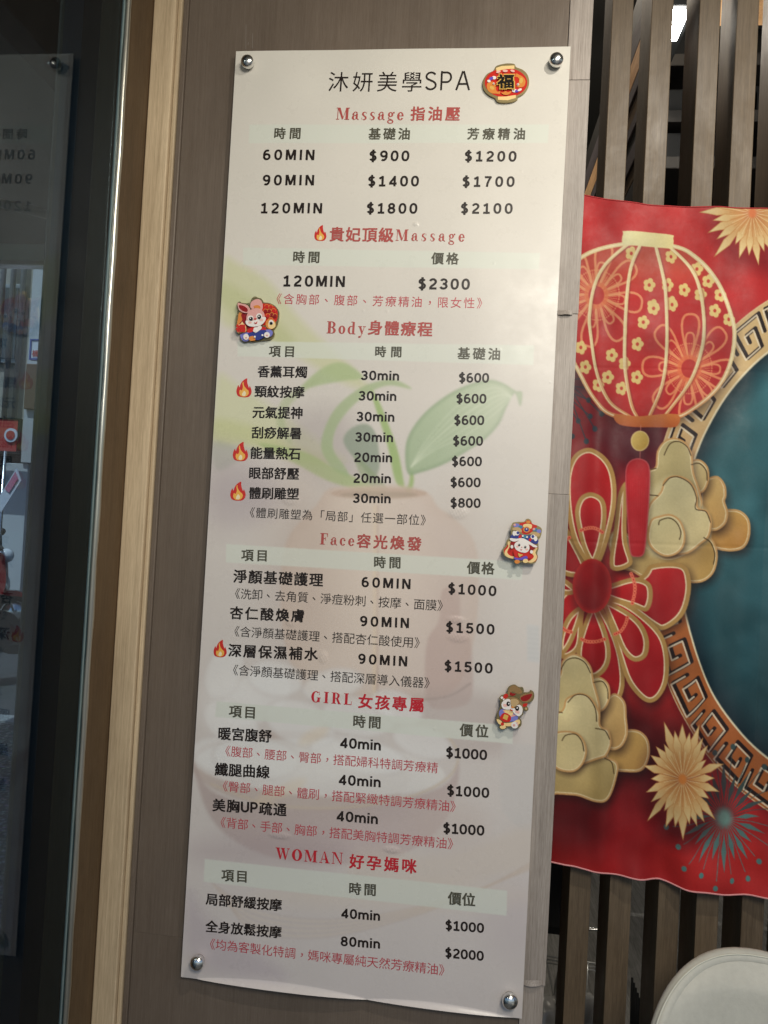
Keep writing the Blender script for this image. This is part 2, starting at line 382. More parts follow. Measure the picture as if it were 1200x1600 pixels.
# thin architectural glass: tinted see-through mixed with a mirror reflection that grows towards grazing angles
gl = bpy.data.materials.new('tinted_glass'); gl.use_nodes = True; n = gl.node_tree; n.nodes.clear()
out = n.nodes.new('ShaderNodeOutputMaterial'); mx = n.nodes.new('ShaderNodeMixShader'); tr = n.nodes.new('ShaderNodeBsdfTransparent')
go = n.nodes.new('ShaderNodeBsdfGlossy'); pass
tr.inputs[0].default_value = (.54, .64, .71, 1); go.inputs['Roughness'].default_value = .012; go.inputs[0].default_value = (.93, .97, 1, 1)
lw = n.nodes.new('ShaderNodeLayerWeight'); lw.inputs['Blend'].default_value = .5
pw_ = n.nodes.new('ShaderNodeMath'); pw_.operation = 'POWER'; pw_.inputs[1].default_value = 6; n.links.new(lw.outputs['Facing'], pw_.inputs[0])
fm = n.nodes.new('ShaderNodeMath'); fm.operation = 'MULTIPLY_ADD'; fm.inputs[1].default_value = .97; fm.inputs[2].default_value = .035
n.links.new(pw_.outputs[0], fm.inputs[0]); n.links.new(fm.outputs[0], mx.inputs[0]); n.links.new(tr.outputs[0], mx.inputs[1]); n.links.new(go.outputs[0], mx.inputs[2]); n.links.new(mx.outputs[0], out.inputs[0])
v = [(XG, -2.6, .02), (XG, -.112, .02), (XG, -.112, 2.778), (XG, -2.6, 2.778)]
v += [(a-.005, b, c) for a, b, c in v]
pydata('glass_pane', v, [(0, 1, 2, 3), (7, 6, 5, 4), (0, 4, 5, 1), (1, 5, 6, 2), (2, 6, 7, 3), (3, 7, 4, 0)], gl, win)

# ================================================================ THE PRICE BOARD
BW, BH, ZT, ZB = .6007, 1.6761, 2.3050, .6292
board = thing('price_board', (.3, 0, 1.45), 'tall printed acrylic price list of spa treatments fixed to the wall by four steel studs', 'price board')
tapes = [(716, 801, 15, 9), (454, 781, 13, 8), (712, 968, 13, 5), (716, 996, 15, 7), (505, 1027, 7, 9), (455, 972, 9, 7),
         (438, 1305, 17, 5), (612, 1328, 12, 5), (650, 350, 4, 3)]
TP = []
for (x, y, a, b) in tapes:
    q = PY(x, y, 0); TP.append((q[0], q[2], a*PXM, b*PXM))
pim = [(PY(random.uniform(340, 880), random.uniform(150, 1500), 0), random.uniform(.9, 2.2)*PXM) for _ in range(46)]
def bsurf(X, Z):
    """how far the print stands out of the flat (towards the camera = negative Y)"""
    X = np.asarray(X, float); Z = np.asarray(Z, float)
    y = .0009*np.sin(X*9+.6)*np.sin(Z*5.2+.4)+.0004*np.sin(X*23+Z*7)
    hb = np.where(X < .335, .0115*np.sin(np.clip((X-.03)/.305, 0, 1)*math.pi)**.7, .0085*np.sin(np.clip((X-.335)/.25, 0, 1)*math.pi)**.7)+.0006
    t = np.clip((ZB+hb-Z)/hb, 0, 1); y = y-.75*(hb-.0006)*t**1.3
    for (cx, cz, a, b) in TP:
        u = ((X-cx)/a)**2+((Z-cz)/b)**2; y = y-.0011*np.exp(-(u**2))*(1+.35*np.sin(X*900)*np.cos(Z*700+X*300))
    for q, r in pim:
        y = y-.00035*np.exp(-(((X-q[0])**2+(Z-q[2])**2)/r**2))
    return y
P = Paint(270, 60, 910, 1605, (232, 228, 218), 1.0)
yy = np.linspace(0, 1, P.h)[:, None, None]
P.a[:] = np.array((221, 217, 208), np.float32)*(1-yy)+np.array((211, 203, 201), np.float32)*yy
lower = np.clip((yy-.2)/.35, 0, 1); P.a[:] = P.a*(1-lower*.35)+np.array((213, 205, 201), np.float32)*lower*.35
f = P.fill; L_ = P.line
def z2(p): return [(320+x/2.143, 450+y/2.143) for x, y in p]
def z3(p): return [(300+x/2.069, 800+y/2.069) for x, y in p]
def z4(p): return [(270+x/2, 1150+y/2) for x, y in p]
# out-of-focus lily petals and stems, upper left
f([(350, 408), (372, 412), (420, 440), (470, 500), (560, 585), (572, 606), (540, 600), (470, 560), (400, 520), (345, 500)], (206, 208, 168), .75, 7, smooth=5)
f([(345, 440), (400, 470), (460, 530), (452, 545), (400, 520), (343, 470)], (186, 192, 140), .5, 8, smooth=5)
f([(340, 590), (370, 600), (430, 640), (500, 690), (540, 720), (500, 722), (430, 706), (380, 690), (335, 680)], (212, 214, 178), .8, 8, smooth=5)
f([(335, 655), (400, 668), (470, 700), (520, 722), (470, 724), (400, 700), (333, 692)], (200, 204, 150), .6, 7, smooth=5)
f([(335, 690), (380, 700), (420, 708), (380, 716), (345, 735), (333, 722)], (168, 176, 160), .5, 4, smooth=5)
f([(460, 650), (530, 640), (560, 690), (560, 760), (500, 750), (450, 700)], (176, 166, 166), .45, 22, smooth=5)
f([(330, 700), (390, 720), (420, 790), (380, 830), (325, 820)], (180, 168, 172), .35, 26, smooth=5)
# stems and leaves
f(z2([(180, 520), (330, 548), (430, 600), (560, 660), (600, 688), (560, 694), (480, 668), (400, 640), (300, 585)]), (172, 190, 134), .75, 2.2, smooth=5)
f(z2([(325, 335), (370, 285), (430, 252), (480, 256), (530, 300), (470, 310), (400, 322)]), (176, 194, 146), .8, 2, smooth=5)
f(z2([(392, 545), (398, 480), (440, 400), (520, 335), (600, 308), (650, 312), (692, 338), (620, 326), (560, 346), (490, 400), (440, 470), (430, 540), (470, 600), (480, 630), (430, 605)]), (166, 186, 140), .72, 1.6, smooth=5)
f(z2([(240, 430), (262, 370), (330, 325), (390, 300), (330, 350), (280, 400), (268, 450), (290, 520), (250, 480)]), (178, 190, 150), .6, 3, smooth=5)
f(z2([(556, 350), (580, 372), (620, 470), (650, 560), (672, 676), (690, 682), (700, 640), (690, 600), (680, 664), (640, 650), (610, 520)]), (160, 186, 120), .85, 1.6, smooth=5)
f(z2([(464, 505), (490, 470), (540, 455), (572, 488), (584, 560), (582, 612), (560, 640), (520, 590), (480, 545)]), (146, 160, 142), .75, 2, smooth=5)
f(z2([(500, 560), (560, 610), (612, 672), (590, 676), (530, 640)]), (150, 166, 128), .6, 2, smooth=5)
leaf = smooth_loop(z2([(680, 620), (672, 540), (690, 480), (740, 415), (810, 360), (880, 325), (950, 308), (1000, 320), (1040, 345), (1062, 350), (1056, 395), (1038, 352), (1010, 400), (985, 455), (940, 505), (880, 545), (800, 590), (720, 618)]), 6)
f(leaf, (166, 186, 152), .85, 1.6, grad=((188, 202, 174), 640, 720, 800, 610), edge=((126, 152, 116), 8, .7))
for k in range(6):
    t = k/5; a = z2([(690, 600), (735+40*t, 520-40*t+60*t), (840+40*t, 400+90*t), (960+30*t, 335+70*t), (1025, 360+8*t)])
    L_(a, .9 if k != 2 else 1.6, (218, 226, 204), .9, .7, smooth=6)
# vase, bottle, petals, bowl
vase = smooth_loop([(512, 765), (545, 760), (622, 758), (668, 770), (684, 792), (712, 812), (742, 850), (748, 920), (738, 1010), (708, 1080), (640, 1098), (520, 1094), (470, 1070), (444, 1000), (438, 920), (446, 850), (474, 808), (494, 790)], 6)
f(vase, (224, 206, 190), .7, 2.5, edge=((206, 184, 170), 26, .6), grad=((214, 196, 188), 440, 900, 750, 900))
P.ell(592, 771, 76, 9, (196, 172, 156), alpha=.7, soft=1.5); P.ell(592, 773, 60, 5, (160, 146, 130), alpha=.5, soft=2)
f([(583, 790), (589, 790), (588, 1090), (582, 1090)], (226, 206, 182), .8, 2)
f([(589, 790), (592, 790), (591, 1090), (588, 1090)], (176, 150, 140), .5, 1.5)
f([(690, 925), (705, 918), (718, 930), (720, 975), (735, 1000), (738, 1085), (715, 1105), (672, 1104), (664, 1060), (668, 1000), (686, 970)], (192, 168, 162), .6, 2.5, smooth=4)
L_([(600, 1082), (650, 1092), (700, 1088), (735, 1068)], 2, (140, 128, 124), .6, 1, smooth=5)
f([(600, 1092), (740, 1080), (800, 1120), (780, 1180), (640, 1160)], (186, 172, 168), .5, 14, smooth=4)
f([(823, 975), (842, 978), (843, 1036), (824, 1033)], (206, 206, 206), .8, 1.2)
for k in range(7): L_([(824, 982+k*7.5), (842, 984+k*7.5)], .9, (188, 188, 188), .7, .6)
f([(786, 1160), (845, 1165), (842, 1300), (812, 1296), (786, 1270), (780, 1240)], (206, 202, 200), .55, 2.5)
P.ell(470, 1205, 172, 62, (196, 180, 172), rot=.08, alpha=.7, soft=2)
f([(302, 1190), (330, 1235), (420, 1262), (560, 1262), (690, 1230), (716, 1190), (712, 1240), (690, 1290), (640, 1330), (560, 1350), (450, 1345), (370, 1315), (325, 1270)], (184, 166, 162), .7, 3, smooth=5, grad=((196, 178, 176), 450, 1250, 480, 1340))
P.ell(500, 1200, 196, 44, (228, 225, 222), rot=.06, alpha=.85, soft=3)
for (x, y, rx, ry, ro) in [(400, 1090, 62, 40, -.5), (362, 1130, 50, 34, .6), (430, 1060, 46, 30, .2), (340, 1180, 44, 30, .2), (520, 1070, 50, 26, -.2), (470, 1130, 60, 36, .35), (560, 1120, 60, 34, .1),
                            (620, 1105, 44, 26, .4), (400, 1185, 70, 34, .1), (560, 1180, 80, 30, .2), (660, 1160, 50, 26, .3), (350, 1050, 30, 46, .4)]:
    P.ell(x, y, rx, ry, (232, 231, 230), rot=ro, alpha=.68, soft=3.5, edge=((200, 190, 186), 9, .6))
for (x, y) in [(455, 1230), (490, 1150), (420, 1245)]: P.ell(x, y, 26, 10, (226, 206, 178), rot=-.5, alpha=.4, soft=5)
L_([(700, 1150), (716, 1180), (700, 1215), (640, 1245), (540, 1262), (420, 1256), (330, 1225)], 3, (208, 192, 172), .7, 1.2, smooth=6)
for k in range(9):
    o = k*5.2; a = [(330+k*4, 1378+o), (400, 1420+o*.9), (500, 1436+o*.7), (620, 1424+o*.4), (740, 1392+o*.1), (836, 1356-o*.3)]
    L_(a, 2.2 if k % 2 else 1.2, (216, 200, 182) if k % 2 else (188, 172, 166), .55, 1.2, smooth=6)
f([(296, 1395), (330, 1440), (420, 1500), (440, 1530), (340, 1520), (290, 1480)], (184, 172, 180), .5, 14, smooth=4)
f([(560, 1330), (700, 1335), (830, 1290), (834, 1350), (700, 1385), (560, 1390)], (214, 200, 186), .4, 9, smooth=4)
P.blur(3); P.mottle(.007, 70); P.mottle(.004, 1.6)
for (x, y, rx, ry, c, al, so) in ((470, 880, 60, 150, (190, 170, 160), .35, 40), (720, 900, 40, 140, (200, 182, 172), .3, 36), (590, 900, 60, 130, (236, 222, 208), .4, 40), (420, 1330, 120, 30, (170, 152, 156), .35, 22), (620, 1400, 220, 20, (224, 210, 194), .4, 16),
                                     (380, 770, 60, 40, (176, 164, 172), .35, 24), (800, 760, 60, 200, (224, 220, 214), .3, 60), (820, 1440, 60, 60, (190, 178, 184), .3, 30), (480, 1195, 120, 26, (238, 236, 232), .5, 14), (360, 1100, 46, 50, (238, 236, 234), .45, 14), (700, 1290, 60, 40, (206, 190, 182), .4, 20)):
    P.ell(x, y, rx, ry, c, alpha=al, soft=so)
# header bars (translucent mint print)
for q, fade in (([(390, 195), (858, 194), (856, 223), (389, 224)], 1), ([(380, 387), (844, 395), (842, 420.5), (380, 414)], 0),
                ([(371.3, 533), (834.7, 539.6), (833.3, 570.4), (371.3, 556.4)], 0), ([(353.5, 850), (817, 878), (815.5, 906), (353, 878.8)], 1),
                ([(338.7, 1095.8), (802, 1134), (801, 1162.5), (336, 1120)], 0), ([(320, 1342), (792.5, 1392), (791.5, 1431), (318.5, 1377.5)], 0)):
    f(q, (217, 222, 212), .78, .7)
nx, nz = 392, 1110
gx, gz = np.meshgrid(np.linspace(0, BW, nx), np.concatenate([np.linspace(ZT, ZB+.016, nz-30), np.linspace(ZB+.0155, ZB, 30)]))
gY = bsurf(gx, gz); PTS = np.stack([gx, np.zeros_like(gx), gz], -1); u, vv = proj(PTS)
M_print = print_mat('glossy_printed_acrylic', .27, .35, .02, 25)
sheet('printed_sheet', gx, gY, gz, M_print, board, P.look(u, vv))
# edge band and back of the 3 mm sheet
xs = np.linspace(0, BW, nx); zz = np.linspace(ZT, ZB, 60)
loop = [(x, ZT) for x in xs]+[(BW, z) for z in zz[1:]]+[(x, ZB) for x in xs[::-1][1:]]+[(0, z) for z in zz[::-1][1:-1]]
lp = np.array(loop); yf = bsurf(lp[:, 0], lp[:, 1]); nL = len(lp)
v = np.concatenate([np.stack([lp[:, 0], yf+.00003, lp[:, 1]], 1), np.stack([lp[:, 0], yf+.003, lp[:, 1]], 1)])
fc = [(i, (i+1) % nL, nL+(i+1) % nL, nL+i) for i in range(nL)]
hx, hz = np.meshgrid(np.linspace(0, BW, 60)[::-1], np.concatenate([np.linspace(ZT, ZB+.016, 150), np.linspace(ZB+.015, ZB, 20)])); sheet('sheet_back', hx, bsurf(hx, hz)+.003, hz, mat('acrylic_edge', (.80, .79, .76), .2), board)
pydata('sheet_edge', v, fc, mat('acrylic_edge', (.80, .79, .76), .2), board)

# ---------------------------------------------------------------- lettering
GL = {}
def glyph(ch, off=0.0):
    k = (ch, off)
    if k in GL: return GL[k]
    c = bpy.data.curves.new('g', 'FONT'); c.body = ch; c.offset = off; c.resolution_u = 3
    o = bpy.data.objects.new('g', c); COL.objects.link(o); dg = bpy.context.evaluated_depsgraph_get(); dg.update()
    me = bpy.data.meshes.new_from_object(o.evaluated_get(dg))
    v = np.array([x.co[:2] for x in me.vertices]).reshape(-1, 2); fa = [tuple(q.vertices) for q in me.polygons]
    bpy.data.objects.remove(o); bpy.data.curves.remove(c); bpy.data.meshes.remove(me)
    GL[k] = (v, fa); return GL[k]
# a high-contrast serif face drawn as pen pieces: list of quads strips in units of the cap height
def dq(*p): return ('q', p)
def arc(cx, cy, rx, ry, a0, a1, th, tv=.05, n=16): return ('a', (cx, cy, rx, ry, a0, a1, th, tv, n))
ST = .23; TH = .06
def stem(x, y0, y1, w=ST): return dq((x, y0), (x+w, y0), (x+w, y1), (x, y1))
def serif(x0, x1, y): return dq((x0, y), (x1, y), (x1, y+TH), (x0, y+TH))
def dot(cx, cy, r): return arc(cx, cy, r, r, 0, 360, r, r, 12)
SER = {
 'M': (1.12, [stem(.10, 0, 1, .06), serif(0, .27, 0), serif(0, .30, .955), dq((.10, 1), (.33, 1), (.62, .15), (.52, .0)), dq((.83, 1), (.88, 1), (.60, .05), (.53, 0)), stem(.80, 0, 1, .22), serif(.72, 1.12, 0), serif(.83, 1.12, .955)]),
 'a': (.60, [stem(.33, .06, .52, .17), arc(.30, .50, .20, .20, 20, 160, .10), dot(.12, .47, .085), arc(.24, .19, .24, .20, 90, 270, .16), serif(.24, .40, .345), dq((.24, -.01), (.24, .03), (.36, .10), (.36, .06)), arc(.56, .10, .10, .11, 190, 300, .07)]),
 's': (.48, [arc(.24, .50, .20, .19, 50, 265, .13), arc(.24, .17, .21, .19, -130, 95, .14), dq((.09, .44), (.15, .50), (.42, .24), (.34, .15)), dq((.40, .50), (.43, .50), (.43, .66), (.40, .66)), dq((.04, .02), (.07, .02), (.07, .20), (.04, .20))]),
 'g': (.60, [arc(.26, .47, .23, .21, 0, 360, .14), arc(.27, -.13, .27, .17, 0, 360, .10), dq((.10, .06), (.42, .06), (.48, -.02), (.12, .14)), arc(.18, .20, .12, .10, 100, 270, .06), dot(.53, .63, .07)]),
 'e': (.56, [arc(.28, .34, .28, .35, 90, 330, .17), arc(.28, .34, .26, .35, 0, 90, .13), serif(.12, .54, .33)]),
 'B': (.78, [stem(.10, 0, 1), serif(0, .45, 0), serif(0, .45, .955), serif(.25, .45, .50), arc(.42, .75, .29, .25, -90, 90, .17), arc(.43, .26, .33, .26, -90, 90, .18)]),
 'o': (.58, [arc(.29, .34, .29, .35, 0, 360, .17)]),
 'd': (.66, [arc(.27, .34, .27, .35, 60, 300, .16), stem(.38, 0, 1.02, .18), serif(.28, .45, .99), serif(.45, .66, 0)]),
 'y': (.62, [dq((.06, .66), (.25, .66), (.42, .12), (.33, 0)), dq((.50, .66), (.55, .66), (.30, -.14), (.24, -.14)), serif(0, .32, .635), serif(.40, .64, .635), dot(.14, -.20, .085), arc(.19, -.14, .10, .14, 250, 360, .05)]),
 'F': (.72, [stem(.10, 0, 1), serif(0, .44, 0), serif(0, .68, .955), dq((.64, .68), (.68, .68), (.68, 1), (.60, 1)), serif(.28, .50, .50), dq((.48, .36), (.52, .36), (.52, .68), (.48, .68))]),
 'c': (.53, [arc(.28, .34, .28, .35, 55, 320, .17), dot(.43, .48, .09)]),
 'G': (.86, [arc(.42, .50, .42, .52, 50, 320, .21), stem(.58, .04, .42, .20), serif(.50, .88, .40), dq((.70, .68), (.74, .68), (.74, 1), (.70, 1))]),
 'I': (.44, [stem(.12, 0, 1), serif(0, .44, 0), serif(0, .44, .955)]),
 'R': (.84, [stem(.10, 0, 1), serif(0, .42, 0), serif(0, .45, .955), serif(.28, .45, .49), arc(.42, .74, .30, .26, -90, 90, .18), dq((.40, .50), (.58, .52), (.80, .03), (.60, .03)), serif(.62, .88, 0)]),
 'L': (.72, [stem(.10, 0, 1), serif(0, .42, .955), serif(0, .68, 0), dq((.66, 0), (.70, 0), (.70, .34), (.66, .34))]),
 'W': (1.24, [dq((.06, 1), (.30, 1), (.50, .12), (.40, 0)), dq((.62, 1), (.66, 1), (.46, 0), (.40, 0)), dq((.50, 1), (.74, 1), (.94, .12), (.84, 0)), dq((1.10, 1), (1.15, 1), (.90, 0), (.84, 0)), serif(0, .38, .955), serif(.46, .80, .955), serif(1.0, 1.24, .955)]),
 'O': (.90, [arc(.45, .50, .45, .52, 0, 360, .23)]),
 'A': (.88, [dq((.38, 1), (.46, 1), (.82, 0), (.58, 0)), dq((.42, 1), (.38, 1), (.08, 0), (.13, 0)), serif(0, .26, 0), serif(.50, .90, 0), serif(.20, .58, .30)]),
 'N': (.92, [stem(.10, 0, 1, .05), serif(0, .25, 0), serif(0, .25, .955), dq((.08, 1), (.30, 1), (.83, .0), (.76, 0)), stem(.78, 0, 1, .055), serif(.66, .94, .955)]),
}
def serif_glyph(ch):
    wd, pcs = SER[ch]; out = []
    for kd, p in pcs:
        if kd == 'q': out.append((np.array(p, float), [(0, 1, 2, 3)]))
        else:
            cx, cy, rx, ry, a0, a1, th, tv, n_ = p; a = np.radians(np.linspace(a0, a1, n_+1))
            th, tv = th*1.15, tv*1.3; o = np.stack([cx+rx*np.cos(a), cy+ry*np.sin(a)], 1)
            i_ = np.stack([cx+(rx-th)*np.cos(a), cy+(ry-tv)*np.sin(a)], 1)
            out.append((np.concatenate([o, i_]), [(k, k+1, n_+2+k, n_+1+k) for k in range(n_)]))
    return wd, out
# an upright grotesque for the figures and Latin capitals: pen strokes of even width, unit = cap height
def ellp(cx, cy, rx, ry, a0, a1, n=14, e=2.0):
    a = np.radians(np.linspace(a0, a1, n)); c, s_ = np.cos(a), np.sin(a)
    return [(cx+rx*np.sign(x)*abs(x)**(2/e), cy+ry*np.sign(y)*abs(y)**(2/e)) for x, y in zip(c, s_)]
SANS = {
 '0': (.66, [ellp(.33, .5, .25, .42, 0, 360, 25, 2.3)]), '1': (.60, [[(.33, .08), (.33, 1.0)], [(.36, .93), (.05, .74)], [(.03, .075), (.60, .075)]]),
 '2': (.66, [ellp(.32, .69, .24, .23, 165, -20, 12)+[(.42, .45), (.20, .27), (.10, .12)], [(.04, .075), (.64, .075)]]),
 '3': (.66, [ellp(.31, .715, .23, .205, 160, -80, 12)+[(.24, .515)], [(.24, .525)]+ellp(.31, .29, .25, .215, 80, -165, 12)]),
 '4': (.70, [[(.50, 0), (.50, 1)], [(.52, .93), (.09, .29)], [(.02, .265), (.69, .265)]]),
 '5': (.66, [[(.60, .925), (.15, .925)], [(.16, .97), (.12, .48)]]+[[(.13, .52)]+ellp(.32, .335, .25, .26, 115, -160, 14)]),
 '6': (.66, [ellp(.33, .32, .24, .245, 0, 360, 21), ellp(.36, .52, .27, .40, 60, 190, 12)]),
 '7': (.64, [[(.03, .925), (.62, .925)], [(.57, .96), (.38, .60), (.28, .28), (.25, 0)]]),
 '8': (.66, [ellp(.33, .725, .21, .20, 0, 360, 19), ellp(.33, .295, .245, .22, 0, 360, 21)]),
 '9': (.66, [ellp(.33, .68, .24, .245, 0, 360, 21), ellp(.30, .48, .27, .40, -120, 10, 12)]),
 '$': (.64, [ellp(.31, .69, .22, .20, 25, 200, 12)+ellp(.31, .29, .23, .21, 65, -160, 14), [(.32, -.13), (.32, 1.10)]]),
 'M': (.88, [[(.09, 0), (.09, 1)], [(.79, 0), (.79, 1)], [(.14, 1), (.44, .05)], [(.74, 1), (.44, .05)]]), 'I': (.18, [[(.09, 0), (.09, 1)]]),
 'N': (.74, [[(.09, 0), (.09, 1)], [(.65, 0), (.65, 1)], [(.12, .98), (.62, .02)]]),
 'm': (.98, [[(.085, 0), (.085, .74)], [(.085, .50)]+ellp(.29, .44, .20, .225, 170, 0, 9)+[(.49, 0)], [(.49, .50)]+ellp(.695, .44, .20, .225, 170, 0, 9)+[(.895, 0)]]),
 'i': (.18, [[(.09, 0), (.09, .74)], [(.09, .87), (.09, 1.02)]]), 'n': (.60, [[(.085, 0), (.085, .74)], [(.085, .46)]+ellp(.30, .42, .215, .245, 170, 0, 10)+[(.515, 0)]]),
 'U': (.74, [[(.09, 1)]+ellp(.37, .34, .28, .265, 180, 360, 12)+[(.65, 1)]]), 'P': (.68, [[(.09, 0), (.09, 1)], [(.09, .925), (.34, .925)]+ellp(.36, .675, .22, .25, 90, -90, 9)+[(.09, .425)]]),
 'S': (.66, [ellp(.32, .73, .24, .205, 25, 215, 12)+ellp(.32, .27, .26, .215, 55, -160, 14)]), 'A': (.80, [[(.07, 0), (.38, .99)], [(.73, 0), (.42, .99)], [(.20, .32), (.60, .32)]]),
}
def stroke(p, w_):
    p = np.array(p, float); n_ = len(p); t = np.zeros_like(p); t[1:-1] = p[2:]-p[:-2]; t[0] = p[1]-p[0]; t[-1] = p[-1]-p[-2]
    if np.allclose(p[0], p[-1]): t[0] = t[-1] = p[1]-p[-2]
    t /= np.linalg.norm(t, axis=1)[:, None]+1e-9; nn = np.stack([-t[:, 1], t[:, 0]], 1)*w_/2
    return np.concatenate([p+nn, p-nn]), [(k, n_+k, n_+k+1, k+1) for k in range(n_-1)]
INK = mat('black_ink', tuple(lin((38, 30, 27))), .32, spec=.4)
GREY = mat('soft_black_ink', tuple(lin((84, 82, 70))), .32, spec=.4)
THIN = mat('thin_black_ink', tuple(lin((48, 42, 40))), .32, spec=.4)
RED1 = mat('faded_red_ink', tuple(lin((178, 84, 80))), .32, spec=.4)
RED2 = mat('crimson_ink', tuple(lin((196, 44, 56))), .32, spec=.4)
RED3 = mat('rose_red_ink', tuple(lin((190, 74, 84))), .32, spec=.4)
def place(verts, faces, a, b, h, m, name='lettering', lift=.00035):
    """verts (n,3): x in 0..1 along a->b, y in units of h above the baseline, extra lift; all on the sheet's own surface"""
    A = PY(*a, 0); B = PY(*b, 0); e = B-A; up = np.array([-e[2], 0, e[0]])/math.hypot(e[0], e[2])
    hm = h*abs(PY((a[0]+b[0])/2, (a[1]+b[1])/2-1, 0)[2]-PY((a[0]+b[0])/2, (a[1]+b[1])/2, 0)[2])
    W_ = A[None]+verts[:, :1]*e[None]+verts[:, 1:2]*hm*up[None]
    W_[:, 1] = bsurf(W_[:, 0], W_[:, 2])-lift-verts[:, 2]
    me = pydata(name, W_, faces, m, board); return me
def text(s, xl, yl, xr, yr, h, m=INK, off=.012, kind=None):
    """ink of s spans (xl,yl)..(xr,yr) in the photo (yl, yr: ink bottom); h ink height in photo pixels"""
    cjk = kind == 'cjk' if kind else any(ord(c) > 0x2e80 for c in s)
    V = []; F = []; n0 = 0
    Wd = math.hypot(xr-xl, yr-yl)
    if kind == 'serif':
        ws = [SER[c][0] for c in s]; gap = (Wd/h-sum(ws))/(len(s)-1); kx = 1
        if gap < .05: kx = (Wd/h-.05*(len(s)-1))/sum(ws); gap = .05
        x = 0; dz = 0
        for c, w_ in zip(s, ws):
            for k, (v, fa) in enumerate(serif_glyph(c)[1]):
                V.append(np.stack([(x+v[:, 0]*kx)*h/Wd, v[:, 1], np.full(len(v), k*.00004)], 1)); F += [tuple(i+n0 for i in q) for q in fa]; n0 += len(v)
            x += w_*kx+gap
    elif not cjk:
        KW = 1.10; ws = [SANS[c][0]*KW for c in s]; gap = (Wd/h-sum(ws))/(len(s)-1) if len(s) > 1 else 0; kx = 1
        if gap < .12: kx = (Wd/h-.12*(len(s)-1))/sum(ws); gap = .12
        x = 0
        for c, w_ in zip(s, ws):
            for k, pl in enumerate(SANS[c][1]):
                v, fa = stroke(pl, off); V.append(np.stack([(x+v[:, 0]*kx*KW)*h/Wd, v[:, 1], np.full(len(v), k*.00004)], 1)); F += [tuple(i+n0 for i in q) for q in fa]; n0 += len(v)
            x += w_*kx+gap
    else:
        ref = glyph('部')[0]; em = 1/(ref[:, 1].max()-ref[:, 1].min()); b0 = ref[:, 1].min()
        gs = [glyph(c) for c in s]; l0 = gs[0][0][:, 0].min()*em; r1 = gs[-1][0][:, 0].max()*em
        adv = (Wd/h-r1+l0)/(len(s)-1) if len(s) > 1 else 1; kx = 1
        fs = min(1, adv*1.01/em); em *= fs; b0 -= (1/fs-1)*.35*(ref[:, 1].max()-b0)
        adv = (Wd/h-r1*fs+l0*fs)/(len(s)-1); l0 *= fs
        for i, (g_, c) in enumerate(zip(gs, s)):
            v = g_[0].copy()
            if c in '、，': v = v+np.array([.27, .24])
            for k, (ox_, oy_) in enumerate([(0, 0)]+([(off, off*.7), (-off, off*.7), (off, -off*.7), (-off, -off*.7)] if off > .003 else [])):
                V.append(np.stack([(i*adv+(v[:, 0]+ox_)*em-l0)*h/Wd, (v[:, 1]+oy_-b0)*em, np.full(len(v), k*.00003)], 1)); F += [tuple(j+n0 for j in q) for q in g_[1]]; n0 += len(v)
    return place(np.concatenate(V), F, (xl, yl), (xr, yr), h, m)
C = .026      # bold offset for the Chinese lines
B_ = .195     # bold offset for Latin letters and digits
text('沐妍美學', 512.5, 143, 658, 143.5, 31, INK, -.004)
text('SPA', 663, 141.5, 735, 140.5, 30, INK, .10)
text('Massage', 525, 187, 630.5, 188, 18.5, RED1, kind='serif'); text('指油壓', 641.5, 188.3, 717.5, 188.5, 21.5, RED1, C)
text('時間', 429, 217.5, 469, 217.5, 17.5, GREY, C); text('基礎油', 576, 218, 639.5, 218, 18, GREY, C); text('芳療精油', 730.5, 217.5, 819.5, 217.5, 17.8, GREY, C)
for s, xl, yl, xr, yr in (('60MIN', 411, 250.5, 491, 250.8), ('$900', 577, 251.5, 639, 251.7), ('$1200', 726, 251.7, 806.5, 252),
                          ('90MIN', 410.5, 290, 490.5, 290.2), ('$1400', 575, 291, 654, 291), ('$1700', 722.5, 291.5, 803.5, 291.5),
                          ('120MIN', 407.5, 333.5, 503, 334), ('$1800', 573, 333.3, 651.5, 333.7), ('$2100', 720, 333.5, 800.5, 333.5)):
    text(s, xl, yl, xr, yr, 16.2, INK, B_)
text('貴妃頂級', 515.5, 377, 614, 378, 22, RED1, C); text('Massage', 618, 376, 726, 377.5, 17.5, RED1, kind='serif')
text('時間', 458.5, 410.5, 498.5, 411, 17.8, GREY, C); text('價格', 674, 412.5, 716, 413, 18.2, GREY, C)
text('120MIN', 442.5, 447.5, 538.5, 448.7, 17, INK, B_); text('$2300', 653.5, 451.5, 733.5, 452.6, 17, INK, B_)
text('《含胸部、腹部、芳療精油，限女性》', 432, 475, 753, 482, 16.5, RED3, .002)
text('Body', 510.4, 521, 570.6, 523, 18.7, RED1, kind='serif'); text('身體療程', 575, 522.5, 674.6, 525.5, 22, RED1, C)
text('項目', 420.3, 557, 458.6, 557.8, 17.3, GREY, C); text('時間', 586.5, 557.5, 626.6, 558, 16.8, GREY, C); text('基礎油', 715.2, 561, 780.6, 562.5, 18.4, GREY, C)
